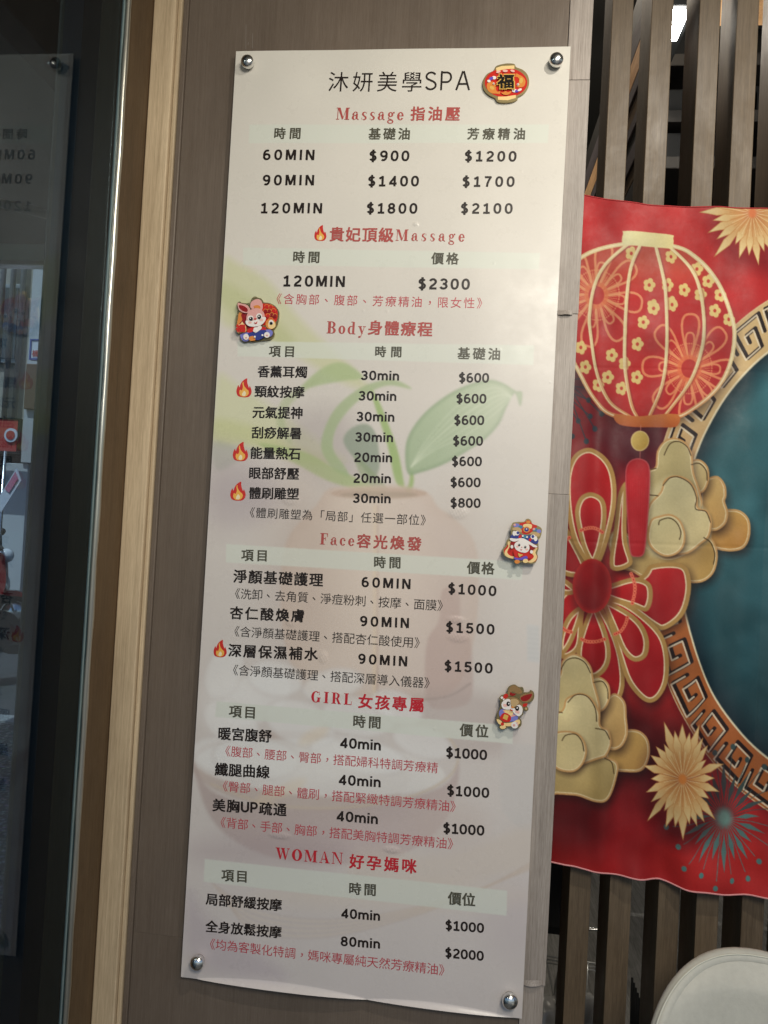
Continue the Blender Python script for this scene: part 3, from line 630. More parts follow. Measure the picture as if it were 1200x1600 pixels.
for s, xl, yb, xr, m1, xm1, ym, xm2, m2, xp1, yp, xp2 in (
        ('香薰耳燭', 402.6, 590, 479.1, '30min', 564, 593.7, 623.3, '$600', 717, 597.5, 763.8), ('頸紋按摩', 398, 621.2, 475, '30min', 560.3, 625.5, 619, '$600', 713, 630, 759.6),
        ('元氣提神', 394.7, 653.7, 472, '30min', 557, 658, 616, '$600', 709.6, 663.7, 756.3), ('刮痧解暑', 393.3, 685.5, 470.3, '30min', 555, 690, 614, '$600', 707.8, 696, 754.4),
        ('能量熱石', 391.4, 717.3, 468.9, '20min', 553.3, 721.6, 612.6, '$600', 706, 728, 752.6), ('眼部舒壓', 389.5, 748.7, 466.5, '20min', 552, 754.2, 610.7, '$600', 704, 760.8, 750.7),
        ('體刷雕塑', 389.5, 780, 466.5, '30min', 551.5, 785.5, 610.3, '$800', 704, 793, 750.7)):
    text(s, xl, yb-.6, xr, yb+.9, 19, INK, .024); text(m1, xm1, ym, xm2, ym+.9, 14.6, INK, B_); text(m2, xp1, yp, xp2, yp+.5, 14.8, INK, B_)
text('《體刷雕塑為「局部」任選一部位》', 390, 808.4, 665, 821, 16.3, THIN, -.006)
text('Face', 499.6, 850.5, 553.7, 853.3, 17.6, RED1, kind='serif'); text('容光煥發', 557.6, 855, 657.7, 860.5, 21, RED1, C)
text('項目', 377.3, 876, 416, 877, 18, GREY, C); text('時間', 585, 887, 625.3, 888, 18, GREY, C); text('價格', 730, 896, 772, 897.5, 19, GREY, C)
text('淨顏基礎護理', 364.8, 910, 504, 916.5, 20.4, INK, .024); text('60MIN', 565, 917, 641.2, 920.5, 15.7, INK, B_); text('$1000', 700, 927, 775, 931.5, 16, INK, B_)
text('《洗卸、去角質、淨痘粉刺、按摩、面膜》', 367, 935.3, 691.5, 954.7, 17, THIN, -.005)
text('杏仁酸煥膚', 359.4, 966.7, 474.5, 972.3, 19.7, INK, .024); text('90MIN', 562.4, 977.9, 638.8, 981.3, 15.7, INK, B_); text('$1500', 696.8, 987.5, 772.2, 991.5, 16, INK, B_)
text('《含淨顏基礎護理、搭配杏仁酸使用》', 366, 994.3, 655.5, 1012.7, 16.8, THIN, -.005)
text('深層保濕補水', 357, 1025.7, 496.2, 1032.3, 20, INK, .024); text('90MIN', 559.5, 1036.8, 636, 1041.2, 15.7, INK, B_); text('$1500', 694.4, 1048, 769.3, 1052.3, 16, INK, B_)
text('《含淨顏基礎護理、搭配深層導入儀器》', 364, 1054.7, 671, 1075.5, 17, THIN, -.005)
text('GIRL', 486, 1096.8, 549.5, 1101.6, 17.3, RED2, kind='serif'); text('女孩專屬', 560, 1106, 661, 1112.5, 22, RED2, C)
text('項目', 358, 1120, 397.6, 1122.6, 18.8, GREY, C); text('時間', 552.3, 1136, 593.9, 1138.5, 19, GREY, C); text('價位', 718.6, 1149.7, 762.5, 1152.6, 19.5, GREY, C)
text('暖宮腹舒', 341.6, 1155.5, 424.2, 1160.3, 20.5, INK, .024); text('40min', 531, 1168.3, 594.8, 1172.7, 16, INK, B_); text('$1000', 696.8, 1183, 760.6, 1187.8, 15.8, INK, B_)
text('《腹部、腰部、臀部，搭配婦科特調芳療精', 352, 1181.3, 684, 1208.5, 17.3, RED3, 0)
text('纖腿曲線', 336, 1211.5, 421, 1216.5, 21, INK, .024); text('40min', 529, 1226, 594.5, 1230.3, 16, INK, B_); text('$1000', 698.5, 1242.5, 764, 1247, 15.8, INK, B_)
text('《臀部、腿部、體刷，搭配緊緻特調芳療精油》', 348, 1236, 711.5, 1269, 17.3, RED3, 0)
text('美胸', 332.5, 1267.5, 374, 1269.8, 21, INK, .024); text('UP', 376.5, 1268.5, 403, 1270, 16.5, INK, B_); text('疏通', 405, 1272.5, 447.5, 1275.5, 21, INK, .024)
text('40min', 525.5, 1282.5, 590, 1288, 16, INK, B_); text('$1000', 692.5, 1301.5, 756.5, 1305.8, 15.8, INK, B_)
text('《背部、手部、胸部，搭配美胸特調芳療精油》', 344.5, 1292.5, 707.5, 1327.5, 17.3, RED3, 0)
text('WOMAN', 430.5, 1341.5, 535, 1350.5, 18, RED2, kind='serif'); text('好孕媽咪', 546, 1356, 650, 1365.3, 22, RED2, C)
text('項目', 346.5, 1376, 385, 1378.5, 18.6, GREY, C); text('時間', 546, 1397, 586.5, 1400, 18.6, GREY, C); text('價位', 700, 1413, 742, 1416.4, 20, GREY, C)
text('局部舒緩按摩', 322, 1413.5, 440, 1423.7, 19.5, INK, .024); text('40min', 533, 1434, 593.5, 1439, 15, INK, B_); text('$1000', 696, 1453, 756, 1457.7, 15, INK, B_)
text('全身放鬆按摩', 321.5, 1456, 439.5, 1466.3, 20, INK, .024); text('80min', 532.5, 1477.5, 593.5, 1482.5, 15, INK, B_); text('$2000', 695.5, 1496, 755.5, 1501.3, 15, INK, B_)
text('《均為客製化特調，媽咪專屬純天然芳療精油》', 328, 1482.5, 694, 1525, 17.5, RED3, 0)

# printed flames beside some of the lines
FR = mat('flame_red_ink', tuple(lin((205, 50, 44))), .32); FY = mat('flame_yellow_ink', tuple(lin((238, 180, 84))), .32); FW = mat('flame_core_ink', tuple(lin((240, 228, 190))), .32)
fl_r = smooth_loop([(305, 205), (308, 245), (318, 285), (328, 305), (336, 288), (352, 330), (350, 368), (325, 400), (275, 408), (215, 395), (195, 355), (200, 310), (216, 278), (226, 302), (238, 268), (262, 232)], 4)
fl_y = smooth_loop([(266, 240), (276, 285), (300, 318), (322, 340), (320, 375), (290, 398), (245, 395), (224, 365), (232, 328), (250, 335), (262, 300), (258, 265)], 4)
fl_c = smooth_loop([(276, 340), (294, 360), (288, 390), (262, 393), (254, 375), (264, 355)], 4)
for (x0, y0, x1, y1) in ((491.5, 352, 510, 377), (369.5, 591, 392.8, 620.8), (363.9, 690.3, 387.2, 720.6), (360, 752.4, 383.5, 782.3), (333.8, 999.6, 354, 1027)):
    par = None
    for nm, q, m, lf in (('flame_print', fl_r, FR, .0003), ('flame_body', fl_y, FY, .00045), ('flame_core', fl_c, FW, .0006)):
        px = x0+(q[:, 0]-195)/157*(x1-x0); py = y0+(q[:, 1]-205)/203*(y1-y0)
        W_ = np.array([PY(a, b, 0) for a, b in zip(px, py)]); W_[:, 1] = bsurf(W_[:, 0], W_[:, 2])-lf
        o = pydata(nm, W_, [tuple(range(len(W_)))[::-1]], m, board if par is None else par)
        par = par or o
# ---------------------------------------------------------------- four studs
for (x, y, r) in ((386, 95, 10.5), (869.5, 92, 10.8), (307.5, 1505.5, 11.3), (797, 1565.5, 11.8)):
    c = PY(x, y, -.014); r = r*PXM*1.0
    prof = [(r*.72, -.034), (r*.72, -.010), (r*.80, -.0096), (r*.97, -.006)]+[(r*math.cos(t), -.002+r*.72*math.sin(t)) for t in np.linspace(0, 1.50, 10)]
    lathe_y('stud', c, prof, M_steel, board)
# ================================================================ FLAT ENAMEL MAGNETS ON THE BOARD
def enamel(name, c): return mat('enamel_'+name, tuple(lin(c)), .22, spec=.5)
GOLDM = mat('gilt_edge', (.34, .27, .13), .32, metal=.8)
def magnet(label, group, outline, parts, sc, ox, oy, stand=.0008, th=.0035, name='magnet', tilt=0):
    P_ = lambda p: (ox+p[0]/sc, oy+p[1]/sc)
    cx, cy = P_(np.mean(np.array(outline), 0)); c = PY(cx, cy, 0); y0 = float(bsurf(c[0], c[2]))-stand
    t = thing(name, (c[0], y0, c[2]), label, 'magnet', group)
    def poly(nm, pts, m, y, parent, depth=0, k=4):
        q = smooth_loop(pts, k) if k else np.asarray(pts, float)
        W_ = np.array([PY(*P_(p), y0-.004) for p in q]); n_ = len(W_); cz = c[2]
        W_[:, 1] = y+tilt*(cz-W_[:, 2])
        if depth:
            B2 = W_.copy(); B2[:, 1] += depth; v = np.concatenate([W_, B2])
            return pydata(nm, v, [tuple(range(n_))[::-1], tuple(range(n_, 2*n_))]+[(i, (i+1) % n_, n_+(i+1) % n_, n_+i) for i in range(n_)], m, parent)
        return pydata(nm, W_, [tuple(range(n_))[::-1]], m, parent)
    poly('metal_plate', outline, GOLDM, y0-th, t, th)
    for i, pr in enumerate(parts):
        nm, pts, m = pr[:3]; k = pr[3] if len(pr) > 3 else 4
        poly(nm, pts, m, y0-th-.00012*(i+1), t, 0, k)
    return t, P_, y0-th
def el(cx, cy, rx, ry, rot=0, n=14):
    a = np.linspace(0, 2*math.pi, n, endpoint=False); c, s = math.cos(rot), math.sin(rot)
    return np.stack([cx+rx*np.cos(a)*c-ry*np.sin(a)*s, cy+rx*np.cos(a)*s+ry*np.sin(a)*c], 1)
ered, edred, ecream, egold, eorange = enamel('red', (205, 45, 35)), enamel('deep_red', (150, 30, 28)), enamel('cream', (244, 212, 150)), enamel('gold', (222, 180, 92)), enamel('orange', (222, 140, 66))
eblk, ewht, epink, eblush = enamel('black', (28, 22, 20)), enamel('white', (240, 234, 230)), enamel('pink', (226, 168, 162)), enamel('blush', (240, 190, 180))
eblue, elil, ebrn, etan, eteal, epur = enamel('blue', (56, 66, 140)), enamel('lilac', (128, 130, 205)), enamel('brown', (150, 118, 78)), enamel('tan', (196, 166, 120)), enamel('teal', (70, 130, 160)), enamel('violet', (104, 84, 190))
G = 'enamel magnets on the price board'
# lantern with the character for good fortune
out = [(245, 200), (270, 170), (340, 148), (420, 140), (480, 150), (500, 185), (575, 215), (630, 270), (652, 345), (640, 420), (590, 490), (520, 530), (515, 560), (460, 588), (370, 600), (290, 592), (262, 565), (250, 545), (180, 510), (125, 455), (105, 390), (118, 320), (165, 260), (238, 225)]
t, Pf, yt = magnet('red oval lantern magnet with a black lucky character, beside the title at the top', G, out,
    [('enamel_field', el(380, 368, 250, 172, 0, 40), ered, 0), ('top_band', [(262, 195), (330, 172), (480, 165), (478, 205), (380, 208), (268, 232)], ecream, 0),
     ('bottom_band', [(284, 532), (380, 530), (496, 512), (494, 548), (400, 575), (286, 570)], ecream, 0),
     ('fish', [(155, 395), (185, 360), (235, 362), (262, 400), (262, 450), (285, 475), (312, 460), (305, 500), (270, 498), (210, 492), (165, 455)], eorange), ('fish_fin', el(215, 430, 28, 20, .5), egold),
     ('fish', [(500, 262), (530, 275), (560, 290), (595, 320), (608, 365), (590, 410), (545, 425), (500, 410), (520, 380), (540, 340), (515, 305), (492, 300)], eorange), ('fish_fin', el(556, 345, 22, 34, .2), egold),
     ('wave', el(240, 312, 26, 20), ewht), ('wave', el(206, 322, 26, 18, -.5), epur), ('wave', el(180, 352, 20, 16), ewht),
     ('wave', el(478, 465, 28, 20), ewht), ('wave', el(508, 470, 24, 16, -.2), epur), ('wave', el(540, 456, 26, 14, -.4), ewht),
     ('ingot', [(322, 488), (350, 486), (372, 470), (400, 484), (440, 470), (436, 492), (400, 516), (350, 512)], eorange),
     ('knot', el(290, 246, 26, 14, -.3), eblush), ('knot', el(370, 236, 30, 14), eblush), ('knot', el(456, 236, 26, 14, .3), eblush),
     ('fish_eye', el(236, 385, 11, 11), ewht), ('fish_eye', el(520, 395, 14, 13), ewht), ('fish_eye', el(238, 386, 5, 5), eblk, 0), ('fish_eye', el(518, 394, 6, 6), eblk, 0)],
    7.5, 740, 80)
def char_on(t, ch, Pf, x0, y0, x1, y1, yy_, m, off, nm='character'):
    v, fa = glyph(ch); mn, mxx = v.min(0), v.max(0); W_ = []; F_ = []
    for k, (ox_, oy_) in enumerate([(0, 0), (off, off), (-off, off), (off, -off), (-off, -off)]):
        for a, b in v:
            px = x0+(a+ox_-mn[0])/(mxx[0]-mn[0])*(x1-x0); py = y1-(b+oy_-mn[1])/(mxx[1]-mn[1])*(y1-y0)
            q = PY(*Pf((px, py)), -.004); q[1] = yy_-k*.00002; W_.append(q)
        F_ += [tuple(i+k*len(v) for i in f_) for f_ in fa]
    return pydata(nm, W_, F_, m, t)
char_on(t, '福', Pf, 276, 280, 474, 452, yt-.0036, egold, .055, 'character_outline')
char_on(t, '福', Pf, 284, 288, 466, 444, yt-.0038, eblk, .030)
# pink rabbit in front of a red fish scale fan
out = [(240, 300), (290, 250), (330, 275), (430, 285), (500, 265), (515, 200), (580, 155), (635, 180), (700, 200), (745, 265), (850, 280), (950, 330), (1020, 420), (1030, 520), (1000, 680), (930, 790), (945, 860), (900, 945), (800, 975), (700, 985), (560, 1005), (480, 1000), (370, 1010), (300, 960), (300, 870), (240, 840), (215, 700), (220, 560), (250, 450)]
sc = [('scale_fan', [(560, 300), (740, 290), (860, 300), (960, 360), (1005, 450), (1000, 560), (960, 640), (800, 700), (600, 640)], ered),
      ('orange_rim', [(262, 560), (280, 470), (340, 430), (400, 520), (360, 640), (280, 700), (245, 680)], eorange), ('dark_field', [(330, 480), (520, 400), (520, 700), (420, 760), (270, 700), (340, 600)], edred)]
for (x, y) in ((800, 340), (880, 350), (930, 420), (850, 430), (780, 430), (900, 500), (960, 520), (830, 520), (880, 590)):
    sc += [('scale_line', el(x, y, 42, 40, 0, 16), eorange, 0), ('scale', el(x, y+7, 36, 36, 0, 16), edred if (x+y) % 3 else ered, 0)]
sc += [('fish_face', el(880, 680, 96, 100), eorange), ('fish_cheek', el(900, 700, 74, 70), ecream), ('fish_eye', el(890, 650, 46, 46), ewht), ('fish_pupil', el(890, 670, 30, 30), eblk),
       ('ear', [(265, 290), (330, 300), (430, 325), (490, 390), (500, 450), (430, 478), (340, 455), (280, 400)], epink), ('ear_inner', [(290, 330), (380, 345), (450, 400), (440, 455), (360, 440), (300, 390)], edred),
       ('ear', [(510, 290), (560, 240), (640, 215), (705, 250), (735, 330), (725, 410), (690, 440), (600, 380), (540, 400), (505, 370)], epink), ('ear_fold', [(560, 350), (640, 330), (690, 360), (680, 400), (600, 390)], eorange),
       ('lucky_knot', [(320, 680), (350, 640), (380, 680), (420, 720), (425, 820), (380, 845), (300, 860), (240, 820), (245, 710)], ecream), 
       ('sleeve', [(440, 800), (520, 750), (650, 740), (780, 740), (800, 820), (700, 880), (480, 860)], ered), ('cuff', [(310, 900), (360, 860), (480, 850), (470, 990), (370, 1000)], elil), ('cuff', [(780, 800), (880, 790), (925, 850), (880, 920), (800, 880)], elil),
       ('trousers', [(460, 860), (560, 830), (680, 800), (790, 800), (800, 880), (700, 970), (600, 980), (480, 920)], eblue), ('belly', [(480, 930), (560, 910), (600, 980), (530, 1000), (480, 980)], eorange),
       ('scarf', [(570, 760), (640, 740), (680, 700), (720, 760), (640, 830), (580, 850)], ewht),
       ('head', [(430, 640), (440, 520), (500, 430), (600, 390), (700, 410), (760, 480), (780, 560), (795, 600), (760, 660), (680, 720), (560, 735), (450, 700)], epink),
       ('muzzle', [(415, 640), (450, 620), (540, 630), (590, 600), (640, 600), (720, 560), (790, 560), (790, 610), (740, 680), (640, 728), (520, 735), (440, 700)], ewht),
       ('cheek', el(500, 660, 34, 22), eblush), ('cheek', el(710, 610, 36, 24), eblush), ('eye_ring', el(510, 580, 56, 52), ewht), ('eye_ring', el(672, 545, 56, 58), ewht), ('eye', el(518, 592, 38, 36), eblk), ('eye', el(674, 556, 36, 42), eblk),
       ('eye_light', el(508, 580, 12, 12), ewht), ('eye_light', el(668, 545, 13, 13), ewht), ('nose', el(600, 596, 20, 14), ered), ('mouth', [(575, 655), (610, 665), (642, 640), (630, 680), (600, 684)], ered),
       ('foot', el(430, 930, 52, 56), ewht), ('foot', el(820, 895, 54, 54), ewht), ('paw_pad', el(432, 948, 20, 16), epink), ('paw_pad', el(820, 905, 20, 16), epink), ('button', el(592, 815, 30, 30), ewht), ('button', el(596, 930, 18, 18), ewht), ('button', el(738, 900, 18, 18), ewht)]
t, Pf, yt = magnet('pink cartoon rabbit magnet in blue clothes, at the left edge of the board', G, out, sc, 12, 350, 450, stand=.0012)
char_on(t, '福', Pf, 250, 712, 424, 846, yt-.0082, ered, .05)
# white rabbit under a lion-dance head
out = [(350, 260), (380, 200), (480, 185), (590, 180), (620, 140), (670, 125), (720, 160), (745, 225), (830, 250), (915, 310), (915, 400), (890, 480), (850, 540), (860, 680), (835, 770), (845, 850), (800, 950), (710, 970), (600, 950), (500, 945), (450, 975), (400, 945), (400, 890), (290, 860), (220, 820), (185, 740), (200, 670), (250, 620), (260, 540), (330, 470), (345, 380), (335, 320)]
sc = [('cloak', [(215, 700), (260, 650), (330, 560), (600, 520), (830, 640), (800, 760), (835, 840), (790, 930), (640, 930), (400, 870), (260, 830), (215, 770)], ered),
      ('cloak_trim', [(280, 570), (330, 545), (340, 620), (300, 680), (270, 760), (330, 820), (410, 840), (410, 880), (290, 850), (225, 800), (230, 730), (290, 650)], ecream),
      ('cloak_trim', [(790, 680), (835, 680), (800, 760), (830, 840), (800, 910), (720, 950), (660, 930), (740, 880), (770, 830), (740, 780), (760, 720)], ecream),
      ('crown', [(560, 200), (620, 180), (650, 150), (700, 170), (740, 220), (830, 270), (720, 380), (620, 420), (540, 380), (500, 220)], ered),
      ('tuft', el(440, 250, 60, 36), elil), ('tuft', el(520, 280, 40, 34), eteal), ('tuft', el(790, 330, 46, 34), eteal), ('tuft', el(862, 360, 44, 36), elil), ('bead', el(410, 240, 24, 22), epink), ('bead', el(770, 320, 24, 22), epink),
      ('crown_pearl', el(664, 190, 40, 26), eorange), ('forehead', [(570, 240), (650, 220), (730, 240), (720, 310), (650, 300), (580, 290)], ecream), ('mirror_rim', el(632, 330, 66, 56), eorange), ('mirror', el(632, 330, 42, 38), eblue), ('mirror_light', el(632, 318, 12, 12), ewht),
      ('brow', [(365, 310), (420, 285), (500, 295), (545, 350), (520, 385), (440, 345), (375, 340)], etan), ('brow', [(690, 420), (720, 380), (800, 375), (870, 400), (875, 450), (820, 465), (750, 420)], etan),
      ('lion_face', [(360, 420), (460, 400), (600, 440), (740, 440), (850, 520), (820, 600), (700, 560), (560, 500), (340, 490)], eblue), ('stripe', [(500, 430), (540, 430), (530, 490), (480, 485)], ered), ('stripe', [(690, 490), (730, 500), (700, 555), (670, 530)], ered),
      ('lion_eye', el(400, 400, 32, 46), ewht), ('lion_eye', el(452, 396, 46, 44), ewht), ('lion_pupil', el(470, 390, 26, 28), eblue), ('lion_eye', el(800, 500, 34, 46), ewht), ('lion_eye', el(752, 466, 46, 44), ewht), ('lion_pupil', el(748, 460, 26, 30), eblue), ('lion_nose', el(600, 460, 46, 34), eteal), ('pearl', el(560, 448, 16, 18), ewht), ('pearl', el(640, 470, 16, 18), ewht),
      ('fur_brim', [(320, 490), (440, 500), (560, 490), (660, 540), (760, 600), (830, 640), (810, 665), (720, 640), (620, 570), (500, 535), (400, 555), (330, 530)], ewht),
      ('robe', [(380, 700), (460, 700), (560, 770), (680, 740), (720, 800), (720, 870), (560, 860), (420, 850)], ered), ('sash', [(400, 850), (500, 860), (620, 820), (650, 870), (560, 900), (420, 890)], epur),
      ('boot', el(455, 930, 50, 36), eorange), ('boot', el(610, 915, 50, 38), ecream), ('hair', [(330, 570), (450, 560), (420, 640), (340, 620)], edred), ('hair', [(680, 610), (780, 680), (760, 700), (670, 700)], edred),
      ('face', [(400, 630), (430, 570), (520, 530), (600, 560), (670, 610), (680, 700), (620, 760), (520, 750), (430, 700)], ewht), ('cheek', el(460, 650, 26, 18), eblush), ('cheek', el(630, 700, 26, 18), eblush),
      ('eye', el(490, 618, 22, 24), eblk), ('eye', el(604, 656, 22, 24), eblk), ('eye_light', el(486, 612, 8, 8), ewht), ('eye_light', el(600, 650, 8, 8), ewht), ('nose', el(540, 658, 10, 8), ered), ('mouth', [(505, 685), (530, 705), (555, 695), (530, 716)], ered), ('hand', el(355, 650, 26, 32), ewht), ('hand', el(720, 745, 28, 32), ewht), ('emblem', [(470, 770), (520, 790), (560, 800), (520, 830), (490, 840)], egold)]
magnet('white cartoon rabbit magnet wearing a blue and red lion-dance headdress', G, out, sc, 12, 770, 800, stand=.011)
# brown rabbit holding a red purse
out = [(390, 270), (400, 190), (450, 140), (530, 120), (610, 165), (680, 170), (705, 230), (700, 265), (800, 260), (820, 225), (880, 250), (900, 330), (870, 420), (780, 470), (760, 520), (790, 580), (750, 620), (690, 600), (690, 680), (620, 730), (660, 800), (650, 890), (580, 940), (500, 935), (420, 900), (370, 940), (290, 965), (240, 920), (250, 850), (180, 790), (190, 740), (200, 650), (250, 560), (260, 420), (240, 370), (280, 325), (320, 310)]
sc = [('ear', [(410, 330), (410, 230), (460, 150), (530, 130), (600, 170), (665, 230), (660, 280), (600, 290), (520, 260), (470, 250), (440, 330)], ebrn), ('ear_fold', [(450, 260), (500, 280), (560, 290), (500, 330), (440, 310)], edred),
      ('ear', [(630, 340), (700, 290), (800, 280), (840, 240), (870, 270), (870, 350), (820, 420), (740, 450), (660, 430), (630, 390)], ebrn), ('ear_inner', [(640, 370), (710, 320), (850, 290), (830, 360), (760, 420), (680, 425)], edred),
      ('bow', [(310, 350), (350, 290), (400, 300), (400, 350), (330, 390)], ered), ('bow', [(690, 480), (770, 470), (750, 520), (690, 530)], ered), ('pompom', el(290, 360, 24, 24), ewht), ('pompom', el(328, 395, 20, 20), ewht), ('pompom', el(745, 566, 24, 24), etan),
      ('coat', [(250, 600), (330, 570), (520, 620), (590, 700), (570, 780), (450, 810), (300, 790), (240, 680)], elil), ('coat_edge', [(310, 600), (345, 590), (420, 660), (540, 680), (540, 700), (420, 720)], epink),
      ('arm', [(340, 590), (400, 580), (470, 600), (510, 640), (460, 700), (400, 660), (350, 640)], ecream), ('legs', [(200, 760), (260, 780), (330, 830), (480, 820), (560, 780), (620, 770), (620, 850), (480, 890), (360, 890), (250, 860), (200, 800)], ecream), ('shoe', el(310, 910, 56, 34), ecream), ('tassel', el(300, 850, 30, 34), ered),
      ('purse', [(255, 720), (320, 645), (400, 660), (460, 720), (440, 800), (350, 815), (270, 770)], ered), ('purse_patch', [(335, 665), (415, 695), (385, 780), (305, 745)], egold, 0), ('foot', el(530, 870, 66, 64, .2), ewht), ('paw_pad', el(516, 874, 24, 24), epink), ('toe', el(575, 830, 14, 16), epink), ('toe', el(590, 865, 12, 14), epink),
      ('head', [(290, 480), (330, 400), (420, 345), (540, 350), (640, 420), (680, 500), (680, 620), (620, 690), (540, 650), (480, 590), (420, 570), (320, 560)], ebrn),
      ('muzzle', [(280, 470), (340, 400), (420, 380), (460, 430), (460, 520), (540, 560), (560, 510), (620, 490), (670, 540), (670, 640), (610, 705), (530, 660), (470, 590), (400, 580), (310, 560)], ewht),
      ('cheek', el(350, 500, 40, 28, .4), eblush), ('cheek', el(580, 620, 44, 30, .4), eblush), ('eye', el(410, 470, 36, 44), eblk), ('eye', el(576, 556, 38, 44), eblk), ('eye_light', el(420, 466, 14, 14), ewht), ('eye_light', el(576, 546, 14, 14), ewht),
      ('forehead', [(450, 430), (470, 380), (560, 380), (610, 440), (560, 500), (500, 530), (465, 500)], etan), ('nose', el(486, 532, 26, 18, .3), eorange), ('mouth', [(440, 560), (470, 580), (500, 590), (460, 600)], ered)]
magnet('brown cartoon rabbit magnet holding a red purse, lower right of the board', G, out, sc, 12, 760, 1060, stand=.007)

# ================================================================ SLATTED SCREEN
YS = .09
scr = thing('slatted_screen', (.9, YS, 0), 'screen of upright grey-brown wooden slats standing behind the red cloth hanging', 'screen')
s0 = None
for i in range(-1, 12):
    x = .6838+i*.0752
    if s0 is None: s0 = o = box('slat', (x-.9, 0, 0), (x-.9+.0378, .092, 2.778), M_slat, None, .0012); o.parent = scr
    else:
        o = s0.copy(); COL.objects.link(o); o.parent = scr; o.location.x = (i+1)*.0752
        o.location.z = 0; o.scale.x = 1+.02*math.sin(i*2.3)
box('bottom_rail', (.60, YS+.02, 0), (1.62, YS+.075, .035), M_dark, scr); box('top_rail', (.60, YS+.02, 2.74), (1.62, YS+.075, 2.777), M_dark, scr)
# ================================================================ FESTIVE CLOTH HANGING
YB = .062
Q = Paint(845, 285, 1420, 1425, (186, 42, 44), 1.25)
F = Q.fill; Ln = Q.line
def c5(p): return [(840+x/3.3333, y/3.3333) for x, y in p]
def c6(p): return [(840+x/3.3333, 450+y/3.3333) for x, y in p]
def c7(p): return [(840+x/3.3333, 900+y/3.3333) for x, y in p]
# cloudy reds
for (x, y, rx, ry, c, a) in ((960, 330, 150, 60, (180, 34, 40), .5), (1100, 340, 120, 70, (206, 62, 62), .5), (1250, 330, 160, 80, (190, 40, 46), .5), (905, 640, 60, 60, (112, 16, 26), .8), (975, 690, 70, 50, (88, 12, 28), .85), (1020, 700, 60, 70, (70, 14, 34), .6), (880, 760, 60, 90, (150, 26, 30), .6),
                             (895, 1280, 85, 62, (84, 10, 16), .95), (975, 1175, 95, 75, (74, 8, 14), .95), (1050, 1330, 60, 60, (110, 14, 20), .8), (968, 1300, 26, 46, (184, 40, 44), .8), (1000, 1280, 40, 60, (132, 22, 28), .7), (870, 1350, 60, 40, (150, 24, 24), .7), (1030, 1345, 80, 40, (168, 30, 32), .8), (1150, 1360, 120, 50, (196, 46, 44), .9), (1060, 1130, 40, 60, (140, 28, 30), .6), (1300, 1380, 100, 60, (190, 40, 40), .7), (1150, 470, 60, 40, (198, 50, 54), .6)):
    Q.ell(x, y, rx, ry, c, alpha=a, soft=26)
# dark teal burst at the left
for a in range(-40, 100, 15):
    t = math.radians(a); L = 60+(a*7 % 23); Ln([(862, 600), (862+L*math.cos(t), 600+L*1.15*math.sin(t))], 1.6, (42, 52, 62)); Q.ell(862+L*math.cos(t), 600+L*1.15*math.sin(t), 3.8, 4.3, (40, 52, 62))
for x, y in ((942, 645), (931, 669), (917, 689)): Ln([(880, 590), (x, y)], 1.6, (42, 52, 62)); Q.ell(x, y, 4.2, 4.6, (40, 52, 62))
F([(880, 575), (905, 575), (925, 600), (900, 625), (880, 640)], (44, 40, 52), .6, 8, smooth=4)
# meander ring and teal disc (an ellipse because the cloth hangs narrow)
EX, EY, EA, EB = 1335, 868, 271.5, 364
def ring(t, r): return EX+EA*r*np.cos(t), EY+EB*r*np.sin(t)
TT = np.linspace(0, 2*math.pi, 150, endpoint=False)
x, y = ring(TT, 1.205); F(np.stack([x+4, y+8], 1), (60, 8, 16), .5, 10)
F(np.stack([x, y], 1), (214, 184, 134), 1, .6, grad=((176, 100, 52), 1200, 640, 1200, 1000), rim=((226, 200, 156), 1.6))
x, y = ring(TT, 1.008); F(np.stack([x, y], 1), (238, 224, 190), 1, .6)
x, y = ring(TT, .998); F(np.stack([x, y], 1), (62, 112, 122), 1, 1.0, grad=((36, 70, 78), 1200, 760, 1230, 1130), edge=((16, 34, 44), 42, .85))
for i in range(9):
    a = [(1100+i*12, 740+i*38), (1160, 750+i*36), (1230, 740+i*44)]; Ln(a, 9, (84, 132, 142), .10, 9, smooth=5)
nc = 36; dt = 2*math.pi/nc
def mpath(t0, pts, flip=1):
    return [ring(t0+flip*a*dt, 1.03+b*.152) for a, b in pts]
cell = [(.93, .42), (.93, .97), (.14, .97), (.14, .10), (.70, .10), (.70, .66), (.40, .66), (.40, .42)]
cell2 = [(-.02, .0), (.10, .0)]
for k in range(nc):
    t0 = k*dt+.05
    px = mpath(t0, cell)
    for off, wd, col in (((0.8, -.4), 5.8, (30, 20, 22)), ((-2.6, 2.8), 2.5, (236, 222, 196))):
        Ln([(a+off[0], b+off[1]) for a, b in px], wd, col, .95, .5)
